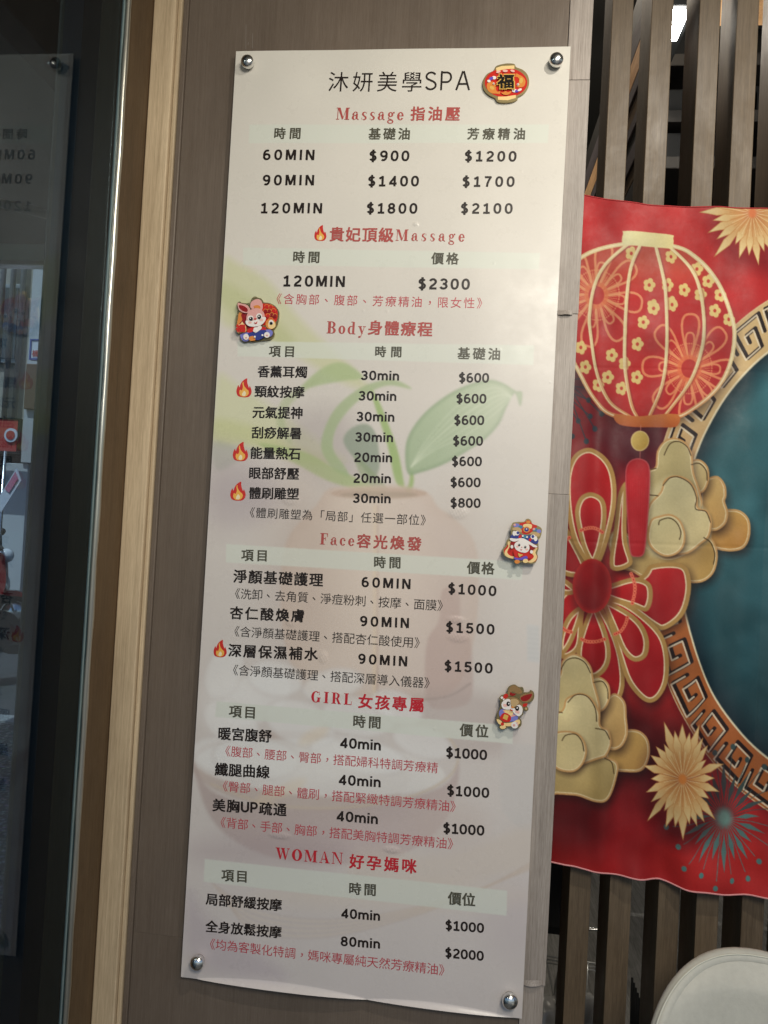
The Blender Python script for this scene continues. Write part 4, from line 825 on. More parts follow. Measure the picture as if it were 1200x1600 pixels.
# lantern
lan = smooth_loop([(980, 380), (1054, 382), (1088, 398), (1122, 440), (1143, 490), (1149, 522), (1143, 565), (1125, 602), (1090, 634), (1050, 652), (966, 650), (930, 622), (902, 576), (878, 530), (868, 490), (872, 450), (892, 414), (930, 390)], 6)
F(lan, (196, 84, 62), 1, .7, grad=((186, 44, 46), 1010, 400, 1010, 470), edge=((150, 30, 34), 46, .35), shadow=(5, 14, 12, .55))
before = Q.a.copy()
def bigflower(cx, cy, n_, rot, R1, R2, c1, c2):
    for k in range(n_):
        a = rot+k*2*math.pi/n_
        for (RR, wd, st) in ((R1, .36, 3.8), (R2, .27, 3.2)):
            pts = []
            for u in np.linspace(0, 1, 19):
                th = (u-.5)*2; rr = RR*(1-abs(th)**3.2*.72); ang = a+th*wd*(1-abs(th)**6*.5)
                pts.append((cx+rr*math.sin(ang)*.97, cy-rr*math.cos(ang)*1.12))
            Ln(pts, st, c1, .85, .5)
        Ln([(cx, cy), (cx+R2*.62*math.sin(a+math.pi/n_), cy-R2*.7*math.cos(a+math.pi/n_))], 4.5, c2, .55, 1.6)
    for k in range(64):
        a = k*2*math.pi/64; Ln([(cx+17*math.sin(a), cy-19*math.cos(a)), (cx+32*math.sin(a), cy-36*math.cos(a))], .9, c1, .9, .4)
        Q.ell(cx+35*math.sin(a), cy-39*math.cos(a), 1.4, 1.5, c1, n=8, alpha=.8)
    Q.ell(cx, cy, 19, 21, c2, alpha=.8, soft=1); Q.ell(cx, cy, 12.5, 14.5, (184, 52, 48))
bigflower(933, 459, 8, .2, 74, 46, (226, 156, 112), (218, 122, 80)); bigflower(1078.5, 574.5, 8, .03, 76, 50, (232, 150, 104), (224, 116, 76))
wn = Q._win(845, 340, 1170, 670); d = Q.sdf(lan, wn[4], wn[5]); al = np.clip(.5-d, 0, 1)[..., None]      # flower lines stay inside the lantern
sl = (slice(wn[2], wn[3]), slice(wn[0], wn[1])); Q.a[sl] = Q.a[sl]*al+before[sl]*(1-al)
for (x, y) in [(1015.5, 444), (1044, 444), (1071, 451), (1091, 418), (1108, 438), (1096, 459), (1126, 460), (1050, 472), (1021, 477), (1050, 399), (1022, 481), (1051, 475), (1005.6, 503), (1117.5, 485), (1140, 498), (996.6, 537), (907.5, 543), (957, 553.5), (977, 567), (915, 573), (951, 588), (996, 588.6), (972, 606), (936, 600), (987, 395)]:
    for k in range(5):
        a = k*2*math.pi/5+.3; Q.ell(x+5.4*math.sin(a), y-6.4*math.cos(a), 4.4, 4.9, (222, 196, 128), n=12)
    Q.ell(x, y, 4.5, 5, (222, 196, 128), n=12); Q.ell(x, y, 2.5, 3, (190, 62, 50), n=10)
GR = (224, 206, 158); GR2 = (206, 142, 92)
gr = (GR2, 1000, 560, 1000, 650)
for rb in ([(981, 381), (948, 410), (930, 444), (922, 490), (924, 525), (933, 579), (954, 627), (985, 650)], [(1000, 384), (987, 415), (980, 459), (977, 525), (978, 579), (987, 630), (996, 650)],
           [(1026, 384), (1036, 426), (1041, 459), (1042, 540), (1035, 600), (1015, 650)], [(1050, 385), (1080, 414), (1095, 450), (1101, 510), (1095, 555), (1077, 600), (1040, 648)]):
    Ln([(a+1.8, b+1) for a, b in rb], 5.4, (120, 30, 30), .5, 1.4, smooth=6); Ln(rb, 5.2, GR, 1, .6, smooth=6, grad=gr); Ln([(a-1.2, b) for a, b in rb], 1.3, (240, 228, 190), .8, .4, smooth=6)
Ln(lan, 6.5, GR, 1, .6, closed=True, grad=gr); Ln(lan, 1.6, (242, 230, 196), .9, .4, closed=True)
F([(974, 364), (980, 360), (1048, 364), (1054, 369), (1053, 384), (1046, 386), (984, 382), (973, 379)], (222, 216, 166), 1, .6, smooth=3, grad=((236, 222, 160), 980, 370, 1050, 370))
F([(962, 646), (1000, 650), (1060, 646), (1061, 664), (1040, 668), (985, 666), (965, 660)], (196, 120, 62), 1, .6, smooth=3, grad=((178, 92, 48), 970, 640, 970, 668))
# clouds
CR = (214, 196, 146); CD = (180, 154, 98); HI = (242, 226, 184); OUT = (206, 160, 104); DK = (70, 52, 26)
def cloud(pts, mp, c=CR, g=CD, k=5, gdir=None, sh=(5, 9, 9, .6)):
    q = smooth_loop(mp(pts), k); x0, y0 = q.min(0); x1, y1 = q.max(0)
    F(q, c, 1, .6, grad=(g, x0, y0, x0+(x1-x0)*.5, y1), rim=(OUT, 3.0), hi=(HI, 3.6, 1.2), shadow=sh)
def curl(pts, mp, wd=1.6, col=DK): Ln(mp(pts), wd, col, .95, .5, smooth=6)
cloud([(1000, 1150), (1060, 1160), (1105, 1210), (1108, 1290), (1080, 1350), (1020, 1372), (940, 1362), (900, 1330), (900, 1200), (940, 1160)], c6, (206, 168, 98), (196, 140, 70))
cloud([(900, 985), (950, 978), (985, 1020), (992, 1080), (985, 1110), (1000, 1170), (985, 1230), (930, 1265), (860, 1240), (850, 1100), (860, 1020)], c6, (208, 176, 116), (200, 156, 92))
cloud([(800, 900), (850, 890), (895, 930), (900, 1000), (870, 1060), (820, 1070), (760, 1040), (740, 950)], c6, CR, (204, 178, 122))
cloud([(575, 1110), (575, 960), (612, 930), (620, 850), (660, 795), (720, 778), (780, 800), (812, 860), (820, 960), (850, 1060), (850, 1150), (700, 1250), (560, 1250)], c6, (196, 182, 134), (176, 158, 108))
cloud([(370, 1340), (385, 1275), (440, 1258), (490, 1290), (560, 1330), (660, 1400), (760, 1380), (870, 1290), (925, 1320), (946, 1400), (920, 1490), (840, 1536), (700, 1525), (560, 1510), (500, 1480), (420, 1450)], c6, CR, (186, 150, 88))
F(c6([(560, 1100), (700, 980), (840, 1120), (905, 1200), (900, 1300), (860, 1340), (700, 1400), (580, 1380), (560, 1200)]), (210, 196, 150), 1, 5, smooth=5)
cloud([(640, 1060), (660, 1000), (720, 975), (790, 995), (835, 1060), (840, 1140), (890, 1160), (912, 1215), (900, 1290), (860, 1330), (760, 1390), (590, 1350), (575, 1150)], c6, (206, 198, 156), CR, sh=(3, 4, 4, .4))
cloud([(590, 1210), (640, 1185), (700, 1178), (750, 1210), (775, 1280), (765, 1350), (720, 1392), (660, 1398), (600, 1360), (575, 1300)], c6, (208, 198, 152), CR, sh=(3, 6, 6, .6))
curl([(658, 870), (690, 812), (740, 797), (785, 822), (806, 870)], c6); curl([(590, 945), (616, 940)], c6); curl([(655, 1028), (690, 990), (740, 985), (800, 1020), (830, 1090), (826, 1150), (880, 1165), (905, 1220)], c6)
curl([(808, 918), (850, 912), (885, 950), (890, 1000)], c6); curl([(632, 1232), (640, 1210), (690, 1198), (730, 1222), (752, 1270), (745, 1310)], c6); curl([(870, 1300), (910, 1330), (930, 1390), (922, 1440)], c6); curl([(585, 1078), (628, 1082)], c6); curl([(905, 990), (950, 992), (975, 1040)], c6, 1.1, OUT)
# big red flower
def petal(pts, mp, sh=True):
    q = smooth_loop(mp(pts), 6); F(q, (196, 32, 38), 1, .6, grad=((150, 20, 28), q[:, 0].mean(), q[:, 1].min(), q[:, 0].mean(), q[:, 1].max()), rim=((182, 142, 82), 7), hi=((244, 226, 186), 7.4, 2.0), shadow=(4, 7, 11, .8) if sh else None, edge=((230, 60, 60), 26, .12))
petal([(545, 0), (600, -60), (760, -60), (800, 30), (785, 150), (740, 230), (660, 280), (600, 260), (480, 170), (380, 110)], c7)
petal([(160, 60), (60, 200), (40, 330), (120, 430), (220, 380), (240, 220), (250, 100)], c7)
petal([(300, 150), (210, 380), (200, 560), (280, 680), (400, 690), (458, 580), (440, 400), (370, 220)], c7)
petal([(380, 120), (500, 160), (640, 290), (684, 420), (680, 560), (630, 645), (560, 655), (480, 570), (430, 440), (370, 230)], c7)
petal([(290, 80), (420, 30), (520, 10), (590, 40), (600, 120), (570, 185), (500, 165), (390, 130)], c7, False)
petal([(340, 130), (450, 170), (540, 240), (580, 330), (570, 420), (510, 450), (450, 400), (400, 290)], c7, False)
petal([(290, 150), (225, 300), (205, 420), (240, 520), (310, 535), (370, 470), (380, 370), (340, 230)], c7, False)
petal([(215, 160), (150, 220), (110, 330), (120, 420), (180, 350), (235, 200)], c7, False)
petal([(150, 1500), (20, 1400), (20, 1150), (120, 1200), (200, 1330), (260, 1480)], c6); petal([(200, 1560), (60, 1470), (40, 1560), (160, 1600)], c6, False)
petal([(380, 1460), (400, 1250), (420, 1080), (455, 1010), (470, 1040), (470, 1300), (500, 1440)], c6)
petal([(280, 1460), (190, 1330), (150, 1160), (148, 980), (190, 870), (270, 830), (350, 870), (400, 960), (412, 1100), (385, 1260), (330, 1430)], c6)
petal([(285, 1440), (235, 1360), (200, 1230), (195, 1150), (225, 1085), (285, 1063), (345, 1095), (362, 1170), (350, 1290), (320, 1400)], c6, False)
for (pts, mp) in (([(225, 1262), (265, 1250), (305, 1252), (340, 1272)], c6), ([(230, 330), (265, 345), (310, 345), (350, 330)], c7), ([(405, 305), (440, 290), (465, 255), (475, 220)], c7), ([(500, 145), (512, 90), (512, 40), (495, -10)], c7), ([(130, 270), (150, 285), (175, 292)], c7), ([(150, 1310), (165, 1300)], c6)):
    q = smooth_loop(mp(pts), 3, False); Ln(q, 5.4, (226, 110, 86), .8, .7)
    for (x, y) in q[::1]: Q.ell(x, y, 2.6, 2.8, (240, 130, 96), n=10); Q.ell(x, y, 1.2, 1.3, (190, 50, 46), n=8)
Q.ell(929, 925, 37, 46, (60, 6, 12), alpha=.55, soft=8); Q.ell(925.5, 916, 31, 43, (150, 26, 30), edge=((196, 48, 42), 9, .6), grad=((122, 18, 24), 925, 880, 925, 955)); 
# lower clouds
cloud([(480, 805), (540, 812), (580, 860), (585, 940), (550, 1010), (480, 1026), (380, 1005), (350, 900), (400, 830)], c7, (206, 170, 100), (190, 146, 82))
cloud([(385, 620), (430, 625), (465, 670), (470, 740), (475, 830), (440, 895), (380, 905), (320, 850), (320, 700)], c7, (210, 178, 118), (198, 156, 96))
cloud([(290, 535), (335, 530), (375, 570), (378, 640), (345, 700), (290, 715), (230, 670), (230, 570)], c7, (212, 190, 136), CR)
cloud([(20, 1130), (20, 560), (110, 520), (125, 445), (180, 405), (240, 425), (285, 480), (300, 560), (330, 700), (310, 900), (415, 970), (412, 1060), (370, 1160), (300, 1180), (200, 1150), (100, 1140)], c7, (220, 206, 156), CD)
cloud([(130, 700), (150, 640), (220, 612), (285, 640), (325, 710), (330, 780), (370, 800), (385, 870), (360, 930), (330, 950), (200, 1000), (60, 960), (60, 760)], c7, (224, 210, 162), CR, sh=(3, 4, 4, .4))
cloud([(60, 850), (110, 815), (190, 815), (240, 850), (262, 920), (240, 990), (190, 1026), (110, 1015), (60, 960)], c7, (220, 204, 152), CR, sh=(3, 6, 6, .6))
curl([(120, 490), (150, 440), (200, 428), (250, 455), (280, 510)], c7); curl([(160, 660), (200, 622), (260, 632), (302, 690), (310, 760)], c7); curl([(298, 560), (340, 552), (365, 590), (368, 640)], c7)
curl([(130, 862), (150, 835), (200, 830), (235, 870), (246, 920)], c7); curl([(348, 948), (385, 970), (398, 1030)], c7); curl([(110, 712), (130, 715)], c7); curl([(305, 798), (350, 805), (375, 850)], c7)
# ball and tassel
Ln([(1002, 664), (1001, 716)], 1.0, (200, 130, 110), .8)
Q.ell(1000.5, 688.5, 14, 16, (206, 178, 98), edge=((232, 214, 160), 3, .8), grad=((186, 148, 66), 990, 680, 1010, 705))
F(c6([(478, 905), (525, 885), (572, 905), (587, 960), (584, 1080), (578, 1200), (568, 1340), (555, 1392), (520, 1402), (490, 1380), (475, 1240), (463, 1080), (459, 960)]), (188, 36, 46), 1, .6, smooth=5, rim=((190, 78, 84), 1.8), edge=((140, 20, 34), 9, .35), shadow=(3, 5, 6, .5))
for k in range(9): Ln([(982+k*3.6, 740+(k*37 % 29)), (986+k*2.9, 850)], .7, (206, 70, 74), .35, .5)
# straw-gold chrysanthemums and teal burst
def mum(cx, cy, rx, ry, n_, c1, c2, cen, rot=0):
    for layer in (0, 1):
        for k in range(n_):
            a = rot+(k+.5*layer)*2*math.pi/n_; rr = (1.0 if (k % 2) else .86)*(1 if layer == 0 else .82)*(1+.07*math.sin(k*5.1+layer))
            ux, uy = math.sin(a), -math.cos(a); w_ = 3.1*2*math.pi*(rx+ry)/2/n_/6.2*.36
            tip = (cx+rx*rr*ux, cy+ry*rr*uy); mid = (cx+rx*rr*.68*ux, cy+ry*rr*.68*uy); nx_, ny_ = -uy, ux
            F([(cx+ux*3, cy+uy*3), (mid[0]+nx_*w_, mid[1]+ny_*w_), tip, (mid[0]-nx_*w_, mid[1]-ny_*w_)], c2, 1, .5, grad=(c1, cx, cy, tip[0], tip[1]), rim=((196, 140, 82), 1.0))
    for k in range(40):
        a = k*2*math.pi/40; Ln([(cx, cy), (cx+rx*.42*math.sin(a), cy-ry*.42*math.cos(a))], .8, (240, 222, 176) if k % 2 else (188, 120, 62), .75, .4)
    Q.ell(cx, cy, 6, 8, cen, soft=2)
for k in range(40):
    a = k*2*math.pi/40; L = (60, 80, 50, 72)[k % 4]; cx, cy = 1132, 1278; ux, uy = math.sin(a), -math.cos(a)*1.25; col = (92, 140, 136) if 1.5 < a < 4.9 else (62, 84, 84)
    Ln([(cx, cy), (cx+L*ux, cy+L*uy)], 1.2, col, .9, .4)
    if k % 2: Q.ell(cx+L*1.12*ux, cy+L*1.12*uy, 3.8, 4.6, col)
    else: F([(cx+L*.35*ux, cy+L*.35*uy), (cx+L*.72*ux+4.2*uy/1.25, cy+L*.72*uy-4.2*ux), (cx+L*1.15*ux, cy+L*1.15*uy), (cx+L*.72*ux-4.2*uy/1.25, cy+L*.72*uy+4.2*ux)], col, .92, .5)
Q.ell(1132, 1278, 11, 13, (128, 168, 158), soft=6)
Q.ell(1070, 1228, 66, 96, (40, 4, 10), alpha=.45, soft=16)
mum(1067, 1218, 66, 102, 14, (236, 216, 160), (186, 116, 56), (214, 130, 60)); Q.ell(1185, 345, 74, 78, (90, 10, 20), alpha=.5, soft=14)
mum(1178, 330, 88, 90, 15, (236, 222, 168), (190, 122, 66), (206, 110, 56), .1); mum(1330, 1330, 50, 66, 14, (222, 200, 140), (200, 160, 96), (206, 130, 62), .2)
Q.mottle(.012, 2.2); Q.mottle(.05, 45)
def topz(X): return np.interp(X, [.60, .645, .715, .76, .87, .97, 1.3], [2.084, 2.0738, 2.0616, 2.0565, 2.0525, 2.0535, 2.07])
def botz(X): return np.interp(X, [.60, .648, .68, .72, .79, .835, .88, .94, 1.014, 1.3], [.872, .8683, .8660, .858, .8565, .853, .845, .843, .8450, .86])
nbx, nbz = 540, 1120
bx = np.linspace(.606, 1.24, nbx); tv = np.linspace(0, 1, nbz)[:, None]
BX = np.broadcast_to(bx, (nbz, nbx)).copy()
BZ = topz(bx)[None]*(1-tv)+botz(bx)[None]*tv
def foldy(X, Z, T):
    y = .0035*np.sin(X*83.5+.8)*(.6+.4*np.sin(Z*2.1))+.0022*np.sin(X*41+Z*6)+.0016*np.sin(Z*23+X*12)*np.sin(X*19+2)
    y = 1.15*y+.0006*np.abs(np.sin(X*38+Z*21+1.3*np.sin(Z*9)))**6+.0005*np.abs(np.sin(Z*33-X*17))**8+.0018*np.sin(X*27-Z*11+2)*np.clip(T*3, 0, 1)+.0013*np.sin(X*52+Z*31)*np.sin(Z*9)
    y = y+.005*np.exp(-((X-.70+.03*(Z-1.4))/.016)**2)*np.clip((T-.15)*2, 0, 1)-.004*np.exp(-((X-.675)/.014)**2)*T
    y = y+.0005*np.exp(-((Z-1.43-.02*X)/.0035)**2)+.0004*np.exp(-((Z-1.76)/.003)**2)+.0006*np.exp(-((X-.985)/.003)**2)
    y = y+.004*np.sin(X*60+1)*np.clip((T-.93)*14, 0, 1)**2+.003*np.sin(X*34+Z*70)*np.clip((T-.88)*8, 0, 1)*.6
    return y
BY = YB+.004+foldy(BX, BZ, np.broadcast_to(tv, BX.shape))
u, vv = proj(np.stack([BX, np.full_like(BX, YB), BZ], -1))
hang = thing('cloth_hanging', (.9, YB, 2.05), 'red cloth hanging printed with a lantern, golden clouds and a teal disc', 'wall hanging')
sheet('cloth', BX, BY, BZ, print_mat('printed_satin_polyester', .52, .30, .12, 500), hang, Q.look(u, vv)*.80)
M_hem = mat('pale_hem_stitching', tuple(lin((206, 140, 140))), .7, noise=.3, nscale=(900, 900, 900)); M_hemr = mat('red_hem', tuple(lin((170, 40, 44))), .7, noise=.3, nscale=(900, 900, 900))
ii = range(0, nbx, 5)
tube('lower_hem', [(BX[-1, i], BY[-1, i], BZ[-1, i]) for i in ii], .0016, M_hem, hang, 6)
tube('upper_hem', [(BX[0, i], BY[0, i], BZ[0, i]) for i in ii], .0011, M_hemr, hang, 6)

# ================================================================ ROOM BEHIND THE SCREEN
M_room = mat('dark_room_paint', (.012, .0115, .010), .8)
slab('room_back_wall', (.45, 2.6, 0), (3.2, 2.7, 3.6), M_room); slab('room_side_wall', (.40, .195, 0), (.45, 2.7, 3.6), M_room)
slab('room_side_wall', (3.2, .195, 0), (3.25, 2.7, 3.6), M_room)
slab('room_floor', (.45, .06, .002), (3.2, 2.6, .012), wood('grey_floor_boards', (.10, .095, .085), (.26, .25, .23), grain=60, along=3, axis=1, fig=1))
slab('room_ceiling', (.45, .195, 3.5), (3.2, 2.6, 3.58), M_room); slab('room_lintel', (.40, .19, 2.861), (3.25, .194, 3.6), M_room)
# wall of stacked coloured boards running away behind the first slats
pw = thing('board_clad_partition', (.79, .2, 2.0), 'partition of stacked orange, brown and grey boards seen through the gaps at the top of the screen', 'partition')
cols = {'o': wood('orange_pine', (.62, .32, .14), (.88, .56, .30), axis=1, grain=120, along=5, fig=1.2), 'g': wood('violet_grey_board', (.10, .088, .098), (.16, .14, .15), axis=1, grain=120, along=5),
        'b': wood('walnut_board', (.055, .034, .016), (.14, .085, .04), axis=1, grain=120, along=5, fig=1.2), 'k': mat('black_board', (.02, .018, .016), .6)}
XP = .768
yb = [0, 45, 84, 124, 146, 178, 196, 219, 247, 270, 300]; seq = 'kgogbgkgbk'
def zP(y): return PX(995, y, XP)[2]
for (a, b), k in zip(zip(yb, yb[1:]), seq):
    z1, z0 = zP(a), zP(b); dz = .004 if k in 'og' else 0
    box('board', (XP-dz, .20, z0+.001), (XP+.03, 1.25, z1-.001), cols[k], pw, .001)
# bright lamp, shelves, equipment
lc = PY(1060, 42, .9)
lt = thing('ceiling_lamp', tuple(lc), 'small white lamp glaring between two slats at the top right', 'lamp')
E1 = mat('lamp_glow', (1, .97, .90), .5, emit=38)
bm = bmesh.new(); box_bm(bm, (lc[0]-.03, lc[1]-.03, lc[2]-.0), (lc[0]+.015, lc[1]+.07, lc[2]+.035), .008); bm_obj('diffuser', bm, E1, lt)
box('housing', (lc[0]-.06, lc[1]-.04, lc[2]+.036), (lc[0]+.04, lc[1]+.27, lc[2]+.075), M_blk, lt, .005)
tube('hanger_rod', [(lc[0], lc[1]+.1, lc[2]+.07), (lc[0], lc[1]+.1, 3.5)], .006, M_blk, lt)
rl = bpy.data.lights.new('room_lamp', 'POINT'); ro = bpy.data.objects.new('room_lamp', rl); COL.objects.link(ro); ro.location = (lc[0]-.12, lc[1]-.1, lc[2]-.08); rl.energy = 3.5; rl.color = (1, .93, .82); rl.shadow_soft_size = .05
lamp('partition_fill', 'POINT', (.60, .75, 3.2), (0, 0, 0), 30, (1, .88, .72), shadow_soft_size=.05)  # added unseen fill so the partition boards show from the left
sf = thing('open_shelving', (1.3, 1.5, 1.6), 'dark open shelving with boxes behind the upper slats', 'shelving')
M_sh = mat('grey_shelf_board', (.03, .028, .026), .6)
for i, y in enumerate((120, 205, 275, 360)):
    q = PY(1065, y, 1.4); box('shelf', (.9, 1.3, q[2]-.022), (2.4, 1.6, q[2]+.02), M_sh, sf, .003)
for x in (.9, 1.62, 2.36): box('upright', (x, 1.58, .5), (x+.04, 1.61, 2.74), M_sh, sf, .002)
bxs = []
for i, (x, y, wh) in enumerate(((1050, 105, 'top shelf, left end'), (1125, 100, 'top shelf, right end'), (1052, 195, 'second shelf, leftmost of three'), (1130, 198, 'second shelf, middle of three'), (1190, 190, 'second shelf, rightmost of three'), (1052, 262, 'lowest shelf in view, left'), (1120, 262, 'lowest shelf in view, right'))):
    q = PY(x, y, 1.38); zb = q[2]
    o = box('storage_box', (q[0]-.10, 1.33, zb-.02), (q[0]+.10, 1.56, zb+.10), M_blk, None, .008, 3)
    tag(o, 'black storage box behind the slats, '+wh, 'box', 'black boxes on the shelving')
wp = thing('picture_panel', tuple(PY(1122, 20, 1.2)), 'orange wooden panel high up behind the third gap of the screen', 'panel')
q = PY(1118, 42, 1.2); box('panel', (q[0]-.02, 1.2, q[2]), (q[0]+.20, 1.22, q[2]+.3), cols['o'], wp, .002); box('panel_frame', (q[0]-.03, 1.195, q[2]-.012), (q[0]+.21, 1.225, q[2]-.0005), M_blk, wp)
lamp('room_floor_fill', 'POINT', (1.5, 1.5, 2.0), (0, 0, 0), 16, (1, .93, .80), shadow_soft_size=.06)  # added unseen fill that brightens the room floor behind the lower gaps
# low cabinet, wire rack, tap hook and plastic bag seen under the cloth
cab = thing('black_cabinet', (.8, .5, 0), 'black cabinet side behind the slats under the cloth', 'cabinet')
q1 = PY(860, 1460, .45)
box('carcass', (.62, .45, q1[2]), (.78, .95, 1.0), M_blk, cab, .003); box('drawer_front', (.625, .442, q1[2]+.02), (.775, .4495, q1[2]+.16), M_dark, cab, .002)
hk = PY(927, 1454, .40)
tube('chrome_hook', [(hk[0]-.03+.03*(1-math.cos(t)), .42, hk[2]+.004-.012*math.sin(t)) for t in np.linspace(0, math.pi, 12)], .005, M_steel, cab, 8)
rk = thing('wire_rack', (.78, .45, .5), 'chrome wire rack glimpsed through the lower gaps of the screen', 'rack')
M_wire = mat('chrome_wire', (.85, .85, .82), .25, metal=.6)
for i, y in enumerate((1492, 1499, 1510, 1521)):
    a = PY(857, y, .40); tube('wire', [(a[0]-.04, .40+i*.015, a[2]), (a[0]+.17, .40+i*.015, a[2]-.010)], .0017, M_wire, rk, 6)
for x in (.66, .72, .78, .84):
    a = PY(857, 1492, .4)[2]; tube('cross_wire', [(x, .385, a), (x, .385, a-.12), (x, .62, a-.12)], .0015, M_wire, rk, 6)
for k in range(5):
    a = PY(986+k*3, 1565+k*8, .34); tube('rack_leg', [(a[0], .34, a[2]+.05), (a[0]+.01, .34, 0.012)], .0025, M_blk, rk, 6)
# crumpled clear bag
bm = bmesh.new(); bmesh.ops.create_icosphere(bm, subdivisions=4, radius=.09); c0 = PY(870, 1580, .33)
for v_ in bm.verts:
    p = v_.co; r = 1+.18*math.sin(p.x*60+p.z*33)+.14*math.sin(p.z*80-p.y*50)+.08*math.sin(p.x*140)
    v_.co = Vector((p.x*r*.75, p.y*r*.5, p.z*r*1.3))+Vector((c0[0]+.03, .33, c0[2]-.04))
bg_ = bm_obj('plastic_bag', bm, mat('cloudy_plastic', (.34, .34, .33), .22, spec=.7), None, True); tag(bg_, 'crumpled grey plastic bag on the low rack behind the slats', 'bag')

# ================================================================ CHAIR
M_fab = mat('grey_vinyl', tuple(lin((182, 181, 172))), .55, noise=.07, nscale=(90, 90, 90), bump=.3)
M_pip = mat('pale_piping', tuple(lin((196, 196, 184))), .45)
cc = PY(1174, 1503, -.10); CX, CZ = cc[0], cc[2]
ch = thing('chair', (CX, -.2, 0), 'grey upholstered chair with a rounded backrest in the bottom right corner', 'chair')
def backpt(u, v_):                                 # u -1..1 across, v 0 bottom..1 top
    return u
HB = .42; WB = .158; n_ = 40; rows = []
def halfw(z):                                      # half width of the back at height z below the top
    t = np.clip(z/.16, 0, 1); return WB*(1-(1-t)**2.3)**(1/2.3)+.012*np.clip((z-.1)/.3, 0, 1)
Zs = np.concatenate([CZ-.16*(1-np.cos(np.linspace(0, math.pi/2, 22))), np.linspace(CZ-.17, CZ-HB, 12)])
U = np.linspace(-1, 1, 41)
def bsheet(off, puff):
    X = np.zeros((len(Zs), 41)); Y = X.copy(); Z = X.copy()
    for i, z in enumerate(Zs):
        hw = halfw(CZ-z); X[i] = CX+U*hw; Z[i] = z
        e = (1-np.abs(U)**4)*min(1, (CZ-z)/.03+.0)
        Y[i] = -.10-.06*(U*hw/WB)**2-.16*(CZ-z)+off-puff*e
    return X, Y, Z
X, Y, Z = bsheet(0, .018); sheet('backrest', X, Y, Z, M_fab, ch)
X2, Y2, Z2 = bsheet(.026, -.004); sheet('back_shell', X2[:, ::-1], Y2[:, ::-1], Z2[:, ::-1], M_fab, ch)
rim = [(X[i, 0], (Y[i, 0]+Y2[i, 0])/2, Z[i, 0]) for i in range(len(Zs)-1, -1, -1)]+[(X[i, -1], (Y[i, -1]+Y2[i, -1])/2, Z[i, -1]) for i in range(1, len(Zs))]
tube('rim_welt', rim, .0125, M_fab, ch, 12); tube('piping', [(CX+(a-CX)*1.045, b-.0095, CZ-(CZ-c)*.96+.0085) for a, b, c in rim], .0014, M_pip, ch, 6)
bm = bmesh.new(); box_bm(bm, (CX-.20, -.62, CZ-HB+.03), (CX+.20, -.20, CZ-HB+.09), .028, 4); bm_obj('seat', bm, M_fab, ch, True)
for sx in (-1, 1):
    for sy in (-.60, -.20): tube('leg', [(CX+sx*.16, sy*.95, CZ-HB+.04), (CX+sx*.19, sy*1.02, 0)], [.013, .009], M_blk, ch, 12)

# ================================================================ THE STREET BEYOND THE GLASS
M_white = mat('weathered_white_wall', (.55, .56, .56), .8, noise=.12, nscale=(.8, .8, .5)); M_win = mat('window_glass_dark', (.05, .07, .08), .1, spec=.8); M_cream = mat('cream_tile_facade', (.42, .39, .33), .8, noise=.15, nscale=(2, 2, 2))
def wat(px, py, Y): return PY(px, py, Y)
bd = thing('shop_building', (-6, 9.2, 0), 'pale street building with shop fronts seen through the glass partition', 'building')
xa = wat(26, 800, 9)[0]; xb = wat(76, 800, 9)[0]; xl = xa-7
zsign = wat(40, 702, 9)[2]
box('wall', (xl, 9.2, zsign), (xa, 14, 11), M_cream, bd, .01); box('white_wall', (xa+.01, 9.0, zsign-.2), (xb+6, 14, 11), M_white, bd, .01)
box('shop_recess', (xl, 9.9, -.1), (xb+6, 14, zsign-.01), M_dark, bd); 
for x in (xa-.25, xa-4, xb+.2, xb+3): box('pillar', (x, 9.05, -.1), (x+.35, 9.85, zsign-.21), M_white, bd, .01)
for i in range(4):
    for j in range(3):
        x = xl+.6+i*1.7; z = zsign+1.3+j*2.3
        f_ = box('window', (x, 9.13, z), (x+1.1, 9.199, z+1.2), mat('aluminium_frame', (.4, .42, .43), .4, metal=.6), bd, .01)
        for k in range(2): box('pane', (x+.06+k*.5, 9.115, z+.06), (x+.53+k*.5, 9.1295, z+1.14), M_win, f_)
for k in range(3): tube('drain_pipe', [(xa-.12-k*.16, 8.98, zsign), (xa-.12-k*.16, 8.98, 9)], .04, mat('grey_pipe', (.2, .21, .22), .5), bd, 8)
q = wat(62, 603, 8.95); f_ = box('window', (q[0]-.22, 8.93, q[2]-.35), (q[0]+.12, 8.999, q[2]+.32), mat('brown_shutter', (.14, .08, .045), .6), bd, .01)
def sign(name, px0, py0, px1, py1, Y, mcol, label, cat='sign', frame=None, posts=False):
    a = wat(px0, py1, Y); b = wat(px1, py0, Y); t = thing(name, (a[0], Y, a[2]), label, cat)
    box('sign_panel', (a[0], Y, a[2]), (b[0], Y+.06, b[2]), mcol, t, .008)
    fr_ = frame or M_blk
    for (l, h_) in (((a[0]-.02, Y-.012, a[2]-.02), (a[0], Y+.07, b[2]+.02)), ((b[0], Y-.012, a[2]-.02), (b[0]+.02, Y+.07, b[2]+.02)), ((a[0], Y-.012, a[2]-.02), (b[0], Y+.07, a[2]-.0005)), ((a[0], Y-.012, b[2]+.0005), (b[0], Y+.07, b[2]+.02))):
        box('sign_frame', l, h_, fr_, t)
    return t, a, b
